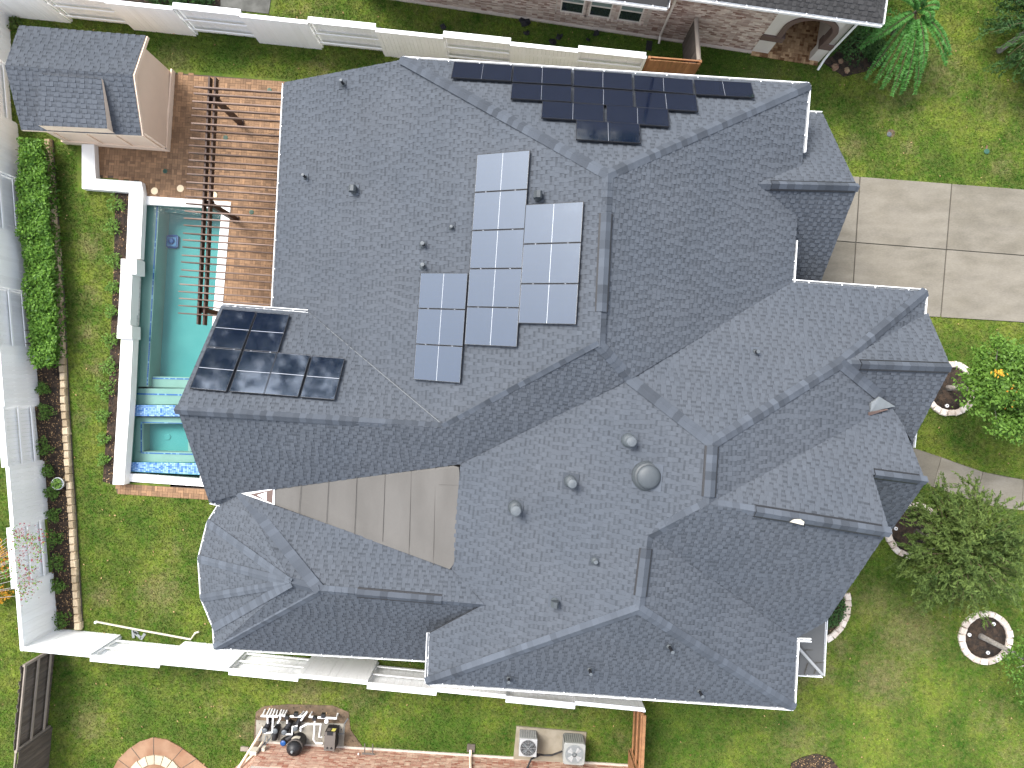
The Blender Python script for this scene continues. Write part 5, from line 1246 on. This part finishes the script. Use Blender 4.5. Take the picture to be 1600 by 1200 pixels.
# ------------------------------------------------------------------ neighbour pool at the bottom edge
np_ = thing('round_patio', U(250,1220), 'round orange stamped concrete patio with a small pool at the bottom edge', 'patio')
out_ = [(176,1203),(186,1185),(201,1170),(219,1158),(240,1151.5),(262,1155),(282,1166),(303,1181),(328,1202),(350,1240),(340,1290),(150,1290),(160,1240)]
MB().prism([U(*p) for p in out_], -.1, .05).build('deck', M['stamped'], np_)
jn = MB()
for a, b in (((240,1152),(240,1182)), ((205,1168),(222,1190)), ((286,1169),(268,1190)), ((308,1185),(282,1202)), ((185,1187),(206,1203))): jn.tube([U(*a, .05), U(*b, .05)], .012, 5)
jn.build('joint', M['joint'], np_)
c0 = U(243,1224); ro, ri = 46*.02435, 32*.02435
for i in range(20):
    a0, a1 = R(i*18+.8), R((i+1)*18-.8); q = [c0+Vector((math.cos(a), math.sin(a), 0))*q_ for a, q_ in ((a0, ri), (a1, ri), (a1, ro*random.uniform(.96, 1.03)), (a0, ro))]
    MB().prism(q, -.1, .10).build('coping_stone', M['travertine'], np_)
MB().lathe(c0-Vector((0, 0, .5)), [(ri+.02, 0), (ri+.02, .53)], 26).build('basin', M['bench'], np_)
w_ = MB().lathe(c0+Vector((0, 0, .045)), [(ri+.01, 0), (ri+.01, .004)], 26); M['small_pool'] = mat('small_pool_water', (.10, .27, .32), rough=.08, spec=.5, noise=.1, scale=3.); w_.build('water', M['small_pool'], np_)

# ------------------------------------------------------------------ small things
mb = MB().tube([U(151,971.5,.10), U(200,981,.10), U(298,999,.10), U(305,989,.10), U(311,987,.14)], .038, 10)
t = thing('loose_downspout', U(225,985), 'long cream downspout lying on the grass along the white fence', 'downspout'); mb.build('pipe', M['cream_pipe'], t)
MB().lathe(U(151,971.5,.05), [(.05, 0), (.05, .10)], 10).build('pipe_end', M['pvc'], t)
mb = MB()
for x, y, s_ in ((209,990,.3),(216,992,.34),(224,994,.28),(213,987,.2)): mb.box(U(x, y), s_, .10, .05, ax=Vector((math.cos(x), math.sin(x), 0)), ay=Vector((-math.sin(x), math.cos(x), 0)))
tag(mb.build('scrap_pile', M['flash']), 'small pile of grey offcuts beside the loose downspout', 'scraps')
rag = MB(); c = on_ridge('P5','G3e',1245,826)+Vector((0, -.10, .06))
pts = [(-.22, .0), (-.1, .07), (.05, .09), (.16, .02), (.13, -.06), (.0, -.04), (-.1, -.02)]
rag.slab([c+AX*x+AY*y+Vector((0, 0, random.uniform(0, .05))) for x, y in pts], (0, 0, .03)); tag(rag.build('dry_leaf', M['cream_pipe']), 'pale curled leaf lying on the long ridge vent', 'leaf')
def felt(x, y, s_, label):
    c = U(x, y, .02); n = 9; ring_ = []; mb = MB()
    vs = [c+Vector((0, 0, .10))]; 
    for i in range(n): a = 2*math.pi*i/n; vs.append(c+Vector((math.cos(a), math.sin(a)*.8, 0))*s_*random.uniform(.55, 1.25)+Vector((0, 0, random.uniform(.01, .13))))
    vs += [v-Vector((0, 0, .012)) for v in vs]
    m_ = n+1; fs = [(0, 1+i, 1+(i+1) % n) for i in range(n)]+[(m_, m_+1+(i+1) % n, m_+1+i) for i in range(n)]+[(1+i, m_+1+i, m_+1+(i+1) % n, 1+(i+1) % n) for i in range(n)]
    mb.add(vs, fs); tag(mb.build('felt_scrap', M['felt']), label, 'scrap', 'black scraps on the side lawn')
for a in ((594,46,.11,'small black scrap on the side lawn right at the fence, farthest from the windows'), (693,43,.13,'small black scrap alone in the middle of the side lawn'), (768,65,.16,'black scrap half hidden by the white fence top'), (820,36,.25,'biggest black scrap against the brick wall footing'), (823,53,.14,'black scrap trailing below the biggest one'), (864,67,.19,'large black scrap near the fence left of the windows'), (874,58,.15,'black scrap touching the large one left of the windows'), (918,63,.08,'tiny black scrap under the first window'), (932,54,.16,'black scrap under the middle window')): felt(*a)
def rock(x, y, s_, label):
    c = U(x, y, -.04); mb = MB(); n = 9
    prof = [(1, 0), (1.05, .35), (.75, .75), (.3, .95)]; vs = []; fs = []
    for r_, z in prof:
        for k in range(n): a = 2*math.pi*k/n; vs.append(c+Vector((math.cos(a), math.sin(a), 0))*s_*r_*random.uniform(.8, 1.15)+Vector((0, 0, z*s_*random.uniform(.85, 1.1))))
    for i in range(3):
        for k in range(n): fs.append((i*n+k, i*n+(k+1) % n, (i+1)*n+(k+1) % n, (i+1)*n+k))
    fs.append(tuple(3*n+k for k in range(n))); mb.add(vs, fs); tag(mb.build('rock', M['rock']), label, 'rock', 'rocks by the porch bed')
rock(1304,106,.15,'reddish rock in the bed by the arched porch'); rock(1322,111,.13,'yellowish rock at the bed edge under the fronds'); rock(1313,97,.12,'dark rock behind the two others in the porch bed')
t = thing('irrigation_cap', U(1541,237), 'small green irrigation cap in the upper right lawn', 'irrigation cap'); MB().lathe(U(1541,237), [(.10, 0), (.10, .04), (.08, .05)], 16).build('lid', M['green_cap'], t); MB().box(U(1541,231), .05, .16, .04).build('stem', M['rock'], t)
t = thing('sprinkler_head', U(1390,210), 'small grey sprinkler head in a bare patch of the upper right lawn', 'sprinkler'); MB().lathe(U(1389,210), [(.09, 0), (.09, .03), (.05, .04)], 14).build('cap', M['vent_cap'], t); MB().lathe(U(1392,208), [(.16, .0), (.15, .012)], 12).build('collar', M['soil'], t)
# bucket with a plant
c = U(100,753.5); t = thing('plant_bucket', c, 'grey bucket with a bright green plant between mulch bed and edging stones', 'bucket')
MB().lathe(c+Vector((0, 0, .02)), [(.16, 0), (.215, .34), (.235, .345), (.235, .375), (.205, .375), (.195, .30)], 22).build('bucket', M['bucket'], t, True)
n = 150; A = rng.uniform(0, 6.28, n); Q = .19*np.sqrt(rng.uniform(0, 1, n)); leaves('plant', np.stack([c.x+Q*np.cos(A), c.y+Q*np.sin(A), .36+.14*rng.uniform(0, 1, n)], 1), .09, M['leaf_small'], t, .5, tones=np.clip(rng.normal(.6, .4, n), -1, 1))

# ------------------------------------------------------------------ plants
def shrub(name, px, py, rx, h, label, cat='shrub', m_='leaf_small', n=260, sz=.09, group=None, z0=0.0, aspect=.5, mean=0.0, stem=True, flat=.0):
    c = U(px, py); t = thing(name, c, label, cat, group)
    u = rng.normal(size=(n, 3)); u /= np.linalg.norm(u, axis=1)[:, None]; rr = rng.uniform(.15, 1, n)**.5; th = np.arctan2(u[:, 1], u[:, 0]); lob = 1+.22*np.sin(3*th+px)+.15*np.sin(5*th+py)
    C = np.stack([c.x+u[:, 0]*rr*rx*lob, c.y+u[:, 1]*rr*rx*lob, z0+.03+h*(.5+.5*u[:, 2]*rr)], 1); C[:, 2] = np.maximum(C[:, 2], .03)
    leaves('foliage', C, sz, M[m_], t, .45, None, aspect, np.clip(rng.normal(mean, .45, n), -1, 1))
    if stem:
        mb = MB()
        for k in range(4): a = random.uniform(0, 6.28); mb.tube([c, c+Vector((math.cos(a)*rx*.5, math.sin(a)*rx*.5, h*.75))], [.018, .007], 5)
        mb.build('stem', M['twig'], t)
    return t
G1_ = 'small shrubs in the mulch bed by the white fence'; ords = ['topmost, just below the hedge', 'second below the hedge', 'third below the hedge', 'just above the bucket', 'beside the bucket', 'first below the bucket', 'second below the bucket', 'third below the bucket', 'fourth below the bucket', 'lowest, in the fence corner']
for i, (x, y, rx) in enumerate(((72,607,.26),(77,643,.33),(72,699,.38),(79,735,.30),(86,768,.30),(87,803,.30),(89,840,.36),(92,878,.36),(96,913,.30),(101,966,.36))):
    shrub('bed_shrub', x, y, rx, .35, f'small dark green shrub in the fence bed, {ords[i]}', n=230, sz=.085, group=G1_, mean=-.2)
G2_ = 'small shrubs along the outside of the pool wall'
p2 = ((185,320,.36),(180,356,.34),(181,408,.32),(180,450,.26),(178,487,.26),(176,532,.32),(174,573,.34),(169,607,.40),(164,648,.28),(165,685,.26),(165,717,.24))
for i, (x, y, rx) in enumerate(p2):
    shrub('wall_shrub', x, y, rx, .30, f'small shrub outside the pool wall, number {i+1} from the shed end' if False else 'small bright shrub outside the pool wall, '+('nearest the shed' if i == 0 else 'farthest from the shed' if i == len(p2)-1 else ['','second from the shed','third from the shed, beside the upper wall block','fourth from the shed','fifth from the shed, beside the spillway','sixth from the shed, beside the lower wall block','middle of the lower wall stretch','broad and bright, level with the pool steps','level with the blue spillway band','level with the middle of the spa','next to last before the wall end'][i]), n=200, sz=.085, group=G2_, mean=.15)
# hedge: one clipped mass of leaves
hg = thing('hedge', U(66, 400), 'bright green clipped hedge between the white fence and the stone edging', 'hedge')
hp = [U(*p, .7) for p in ((34,219),(70,219),(75,262),(79,320),(84,390),(88,450),(90,500),(89,555),(82,572),(60,576),(54,560),(47,500),(42,430),(36,380),(30,300),(32,255))]
n = 15000; xs = [p.x for p in hp]; ys = [p.y for p in hp]; X = rng.uniform(min(xs), max(xs), n*3); Y = rng.uniform(min(ys), max(ys), n*3); k_ = inside(hp, X, Y); X = X[k_][:n]; Y = Y[k_][:n]; n = len(X)
bump = .06*np.sin(X*5.1+Y*3.3)+.06*np.sin(Y*6.7-X*2.2)+.05*np.sin(Y*2.1+1)
Z = np.where(rng.uniform(0, 1, n) < .6, .84+bump+rng.normal(0, .05, n), rng.uniform(.1, .84, n))
X = X+rng.normal(0, .035, n)
leaves('foliage', np.stack([X, Y, Z], 1), .115, M['leaf_hedge'], hg, .40, None, .58)
mb = MB()
for i in range(16):
    t_ = (i+.5)/16; p = U(lerp(55, 74, t_), lerp(228, 570, t_))
    for k in range(3): a = random.uniform(0, 6.28); mb.tube([p, p+Vector((math.cos(a)*.25, math.sin(a)*.25, .8))], [.03, .012], 6)
mb.build('stem', M['twig'], hg)
# bushes behind the fences
for i, (x, y, rx, lb) in enumerate(((250,-6,.55,'dark leafy bush behind the top fence, left one of the clump'), (285,-4,.55,'dark leafy bush behind the top fence, in the middle of the clump'), (318,-2,.5,'dark leafy bush behind the top fence, beside the concrete patch'))):
    shrub('dark_bush', x, y, rx, .7, lb, 'bush', 'leaf_dark', 420, .14, 'dark bushes behind the top fence', mean=-.2)
for x, y, rx, h, lb in ((1318,72,.85,1.1,'dense dark green bush tucked against the porch side wall'), (1352,50,.75,1.2,'mid green broad leaved bush under the gutter corner'), (1362,88,.45,.7,'low dark bush under the long fronds')):
    shrub('porch_bush', x, y, rx, h, lb, 'bush', 'leaf_dark' if 'dark' in lb else 'leaf_frond', 1100, .10, None)
shrub('corner_plants', 1296, 962, .42, .35, 'dark low plants at the house corner inside the curved stones', 'plants', 'leaf_dark', 420, .09); 
shrub('corner_plants', 1310, 945, .30, .3, 'small dark plant beside the top of the curved stones', 'plants', 'leaf_dark', 200, .08)
shrub('ivy_clump', 27, 3, .5, 2.0, 'dark ivy clump hanging over the fence corner by the shed', 'ivy', 'leaf_dark', 260, .10)
shrub('agave', 1188, 1212, .55, .5, 'pale plant at the bottom edge of the lawn', 'plant', 'leaf_olive', 160, .2, aspect=.2)
shrub('agave', 28, 40, .25, .3, 'grey green plant in the fence corner beside the shed roof', 'plant', 'leaf_olive', 90, .12)

def branch_pts(p, d, L_, n, droop, wob):
    pts = [Vector(p)]; d = Vector(d).normalized()
    for i in range(n):
        d = (d+Vector((random.gauss(0, wob), random.gauss(0, wob), random.gauss(0, wob)-droop))).normalized(); pts.append(pts[-1]+d*(L_/n))
    return pts
def leafy_tree(name, base, h0, cen_h, rad, label, m_, nclump, nleaf, sz, trunk_r=.09, spread=.30, mean=0.0, flat=.8):
    b = U(*base); t = thing(name, b, label, 'tree')
    top_ = b+Vector((random.uniform(-.05, .05), random.uniform(-.05, .05), h0))
    tm = MB().tube([b-Vector((0, 0, .05)), b+Vector((0, 0, .3)), lerp(b, top_, .6), top_], [trunk_r*1.35, trunk_r*1.05, trunk_r*.9, trunk_r*.7], 12); tr_o = tm.build('trunk', M['bark'], t, True)
    cen = b+Vector((0, 0, cen_h)); lm = MB(); Cs = []
    for i in range(nclump):
        u = Vector((random.gauss(0, 1), random.gauss(0, 1), random.gauss(0, 1))).normalized(); rr = random.uniform(.35, 1)**.6*rad*random.uniform(.75, 1.1)
        q = cen+Vector((u.x*rr, u.y*rr, u.z*rr*flat))
        if i % 2 == 0: lm.tube([top_-Vector((0, 0, .15)), lerp(top_, q, .5)+Vector((0, 0, .12)), q], [trunk_r*.42, trunk_r*.25, .008], 5)
        s2 = spread*random.uniform(.7, 1.3); m2 = int(nleaf*random.uniform(.6, 1.3))
        Cs.append(np.array(q)+rng.normal(size=(m2, 3))*np.array([s2, s2, s2*.6])*.6)
    lm.build('limb', M['bark'], tr_o)
    C = np.concatenate(Cs); leaves('crown', C, sz, M[m_], t, .45, None, .5, np.clip(rng.normal(mean, .45, len(C)), -1, 1)); return t, cen
t, cen = leafy_tree('leafy_tree', (1480,606), 2.3, 3.2, 1.55, 'round bright green tree with a few orange leaves by the garden walk', 'leaf_bright', 78, 210, .125)
C = np.array(U(1561,582,4.4))+rng.normal(size=(26, 3))*.07; leaves('orange_leaves', C, .11, M['orange_leaf'], t, .6)
C = np.array(U(1583,612,4.0))+rng.normal(size=(30, 3))*.22; leaves('orange_leaves', C, .09, M['orange_leaf'], t, .6, tones=np.full(30, -.9))
t, cen = leafy_tree('leafy_tree', (1531,993), 2.5, 3.0, .85, 'small dark green tree crown at the right edge above the full stone ring', 'leaf_bright', 26, 150, .10, trunk_r=.095, mean=-.25)
# feathery tree: wand-like branches set with narrow leaflets
def feathery(base, h0, n, L0, label, m_, lsz, up0=.55, droop=.05, trunk_r=.085, lean=Vector((0, 0, 0)), per=46, cat='tree'):
    b = U(*base); t = thing('feathery_tree', b, label, cat); top_ = b+lean+Vector((0, 0, h0))
    tr_o = MB().tube([b-Vector((0, 0, .05)), lerp(b, top_, .5), top_], [trunk_r*1.3, trunk_r, trunk_r*.6], 12).build('trunk', M['bark'], t, True)
    lm = MB(); Cs = []; Ds = []; Ts = []
    for i in range(n):
        a = random.uniform(0, 6.283); el = random.uniform(-.15, 1.25); d = Vector((math.cos(a)*math.cos(el), math.sin(a)*math.cos(el), math.sin(el)*up0+.15))
        s0 = top_-Vector((0, 0, random.uniform(0, .9)))+lean*random.uniform(-.3, .4); L_ = L0*random.uniform(.55, 1.15)
        pts = branch_pts(s0, d, L_, 7, droop, .10); lm.tube(pts, [.022-.0028*k for k in range(8)], 4, caps=False); bt = random.gauss(0, .3)
        for k in range(2, 8):
            for _ in range(3):
                if random.random() < .4: continue
                d2 = (pts[k]-pts[k-1]).normalized(); w = branch_pts(pts[k], d2+Vector((random.gauss(0, .5), random.gauss(0, .5), random.gauss(0, .35))), L_*random.uniform(.14, .30), 4, droop*.8, .12)
                for j in range(4):
                    m2 = per//12
                    for q in range(m2):
                        f_ = (q+random.random())/m2; Cs.append(lerp(w[j], w[j+1], f_)+Vector((random.gauss(0, .022), random.gauss(0, .022), random.gauss(0, .022)))); Ds.append((w[j+1]-w[j]).normalized()+Vector((random.gauss(0, .6), random.gauss(0, .6), random.gauss(0, .4)))); Ts.append(max(-1, min(1, bt+random.gauss(.1, .35))))
    lm.build('limb', M['twig'], tr_o)
    leaves('crown', np.array([tuple(c) for c in Cs]), lsz, M[m_], t, .35, None, .26, np.array(Ts), np.array([tuple(d) for d in Ds])); return t
feathery((1430,830), 3.0, 190, 2.05, 'feathery olive green tree spreading over the lawn below the garden walk', 'leaf_olive', .15, per=60)
feathery((1560,80), 2.0, 120, 2.0, 'dark feathery evergreen at the upper right edge', 'leaf_dark', .15, lean=Vector((.5, .4, 0)), droop=.12)
# tree with long pinnate fronds
b = U(1392,52); t = thing('frond_tree', b, 'slender young tree with long bright green arching fronds beside the neighbour gutter', 'tree'); h0 = 1.6
MB().tube([b, b+Vector((.05, 0, h0))], [.07, .04], 10).build('trunk', M['bark'], t, True)
for i, (tx, ty, zt) in enumerate(((1352,122,1.0),(1378,138,.9),(1394,148,.9),(1412,140,.9),(1430,146,.8),(1440,112,1.5),(1478,100,1.4),(1484,84,1.6),(1466,12,2.0),(1440,-4,2.2),(1425,-12,2.2),(1396,-10,2.2),(1345,75,1.6),(1368,128,.9),(1408,146,.7),(1452,34,1.9),(1362,64,1.9))):
    s0 = b+Vector((.05, 0, h0)); e = U(tx, ty, zt); pk_ = lerp(s0, e, .45)+Vector((random.gauss(0, .08), random.gauss(0, .08), .55))
    pts = [(s0*(1-u)**2+pk_*2*u*(1-u)+e*u*u) for u in [k/26 for k in range(27)]]
    pts = [lerp(pts[q//2], pts[min(q//2+1, 26)], (q%2)*.5) for q in range(53)]
    Cs, Ds, Ts = [], [], []; L_ = (e-s0).length
    for k in range(8, 53):
        d = (pts[k]-pts[k-1]).normalized(); sd = d.cross(Vector((0, 0, 1))).normalized(); w = .17*math.sin(min(1, (k-4)/48*1.05)*math.pi)**.5+.03
        for sg in (-1, 1):
            Cs.append(pts[k]+sd*sg*w*.5-Vector((0, 0, .02))); Ds.append(sd*sg+d*.35); Ts.append(random.gauss(.1 if k < 46 else .7, .3))
            Cs.append(pts[k]+sd*sg*w*.5+d*.02+Vector((0, 0, .01))); Ds.append(sd*sg+d*.6); Ts.append(random.gauss(.1, .3))
    fo = leaves('frond', np.array([tuple(c) for c in Cs]), .165, M['leaf_frond'], t, .55, None, .36, np.clip(np.array(Ts), -1, 1), np.array([tuple(d) for d in Ds]), .15)
    MB().tube(pts[::2], .009, 4).build('stalk', M['twig'], fo)
# crape myrtle reaching over the left fence
b = U(-60,915); t = thing('crape_myrtle', b, 'sparse flowering tree with dark red blossoms reaching over the white fence', 'tree')
lm = MB(); lm.tube([b, b+Vector((.3, 0, 1.6))], [.07, .05], 8); Cg, Cr = [], []
for tx, ty in ((22,832),(40,826),(44,842),(52,856),(36,866),(30,882),(47,890),(58,874),(40,902),(52,912),(34,918),(38,930),(20,852),(66,838),(28,842),(14,896),(50,842),(60,858),(8,880),(-5,900)):
    e = U(tx, ty, 3.0+random.uniform(-.2, .2)); pts = [b+Vector((.3, 0, 1.6)), lerp(b+Vector((.3, 0, 1.9)), e, .55)+Vector((0, 0, .25)), e]; lm.tube(pts, [.022, .012, .005], 5)
    if random.random() < .75: Cr.append(np.array(e)+rng.normal(size=(20, 3))*np.array([.15, .12, .08]))
    if random.random() < .8: Cg.append(np.array(e)+rng.normal(size=(18, 3))*np.array([.11, .11, .08]))
lm.build('trunk', M['bark'], t); leaves('crown', np.concatenate(Cg), .085, M['leaf_bright'], t, .4, None, .5, np.clip(rng.normal(.5, .5, sum(map(len, Cg))), -1, 1)); leaves('blossom', np.concatenate(Cr), .07, M['blossom'], t, .4)
for x, y, rx, lb, m_ in ((4,868,.55,'orange leaved low bush just outside the white fence','orange_leaf'), (-2,905,.6,'bright green low bush at the left edge outside the fence','leaf_bright'), (8,925,.4,'rusty orange low bush under the flowering tree','orange_leaf')):
    shrub('low_bush', x, y, rx, .6, lb, 'bush', m_, 420, .09, mean=-.5 if 'orange' in m_ else .4)

ft_c = []  # trees out of view, added and sized to darken what the solar panels reflect
for x, y, h, rd in ((-31,26,18,7),(-22,32,20,7.5),(-13,34,21,7.5),(-4,36,20,7),(5,37,19,7),(14,36,19,7),(24,33,18,7),(-38,16,16,6.5),(-42,30,21,8),(34,30,17,6.5),(-9,44,23,8),(-26,42,24,8)):
    u = rng.normal(size=(1500, 3)); u /= np.linalg.norm(u, axis=1)[:, None]; rr = rng.uniform(.3, 1, 1500)**.5
    ft_c.append(np.stack([x+u[:, 0]*rr*rd, y+u[:, 1]*rr*rd, h*.55+u[:, 2]*rr*h*.45], 1))
ft = leaves('reflection_trees', np.concatenate(ft_c), 1.2, M['leaf_dark'], None, .4, 'stuff'); ft['label'] = 'unseen dark trees beyond the brick neighbour house, added to darken panel reflections'
# ------------------------------------------------------------------ grass blades, loose leaves
EX = [[(268,108),(452,124),(475,495),(345,505),(329,781),(184,770),(180,757),(175,300),(120,300),(120,225),(268,240)], [(90,60),(272,110),(266,240),(90,226)], [(1200,266),(1700,304),(1700,514),(1200,470)], wt+wb[::-1], [(30,219),(80,219),(85,300),(98,470),(106,640),(117,810),(128,984),(84,990),(40,500)], [(180,300),(215,300),(205,760),(160,757),(170,640),(172,540),(177,430)],
      [(400,1112),(412,1103),(450,1100),(520,1102),(545,1112),(548,1140),(568,1168),(1000,1199),(1000,1400),(300,1400),(352,1211),(398,1175)], [(800,1130),(920,1140),(915,1200),(800,1190)], [(600,-6),(1174,80),(1282,98),(1375,62),(1375,-200),(600,-200)],
      [(445,160),(1255,165),(1250,440),(1400,470),(1400,730),(1230,990),(1200,1040),(690,1030),(360,1000),(345,850),(430,700)], [(176,1203),(201,1170),(240,1151),(282,1166),(328,1202),(350,1300),(150,1300)], [(1236,1192),(1276,1177),(1312,1202),(1310,1300),(1230,1300)], [(1283,96),(1330,60),(1378,98),(1318,120)], [(-100,425),(10,425),(18,665),(-100,665)], [(185,-60),(440,-60),(428,22),(190,6)]]
def free(X, Y):
    k = np.ones(X.shape, bool)
    for e in EX: k &= ~inside([U(*p) for p in e], X, Y)
    for cx_, cy_, rp in ((1484,607,41),(1427,829,43),(1538.5,995.5,41)):
        c = U(cx_, cy_); k &= (X-c.x)**2+(Y-c.y)**2 > (rp*.02435)**2
    return k
N_ = 900000; X = rng.uniform(-20.2, 20.2, N_); Y = rng.uniform(-15.2, 15.2, N_); k = free(X, Y); X = X[k]; Y = Y[k]; n = len(X)
A = rng.uniform(0, 2*math.pi, n); tl = rng.uniform(.2, 1.0, n); Lb = rng.uniform(.03, .075, n); wd = rng.uniform(.010, .020, n)
dx, dy = np.cos(A), np.sin(A); B0 = np.stack([X-dy*wd, Y+dx*wd, np.zeros(n)+.002], 1); B1 = np.stack([X+dy*wd, Y-dx*wd, np.zeros(n)+.002], 1); TP = np.stack([X+dx*Lb*tl, Y+dy*Lb*tl, Lb*np.sqrt(1-np.minimum(tl, .97)**2)+.012], 1)
Vg = np.stack([B0, B1, TP], 1).reshape(-1, 3); Fg = np.arange(3*n).reshape(n, 3)
gs_ = mesh_np('grass', Vg, Fg, M['blade'], np.clip(rng.normal(.0, .24, n), -.6, .7), kind='stuff', attrs=dict(dry=field(X, Y, DRY), lush=field(X, Y, LUSH)))
gs_['label'] = 'short mown grass of the lawns'
# loose fallen leaves on the lawns
n = 900; X = rng.uniform(-19.5, 19.5, n); Y = rng.uniform(-14.6, 14.6, n); k = free(X, Y); scatter('lawn_leaves', X[k], Y[k], .05, .07, M['dead_leaf'], None, .8)
bpy.data.objects['lawn_leaves']['label'] = 'scattered dry leaves on the lawns'
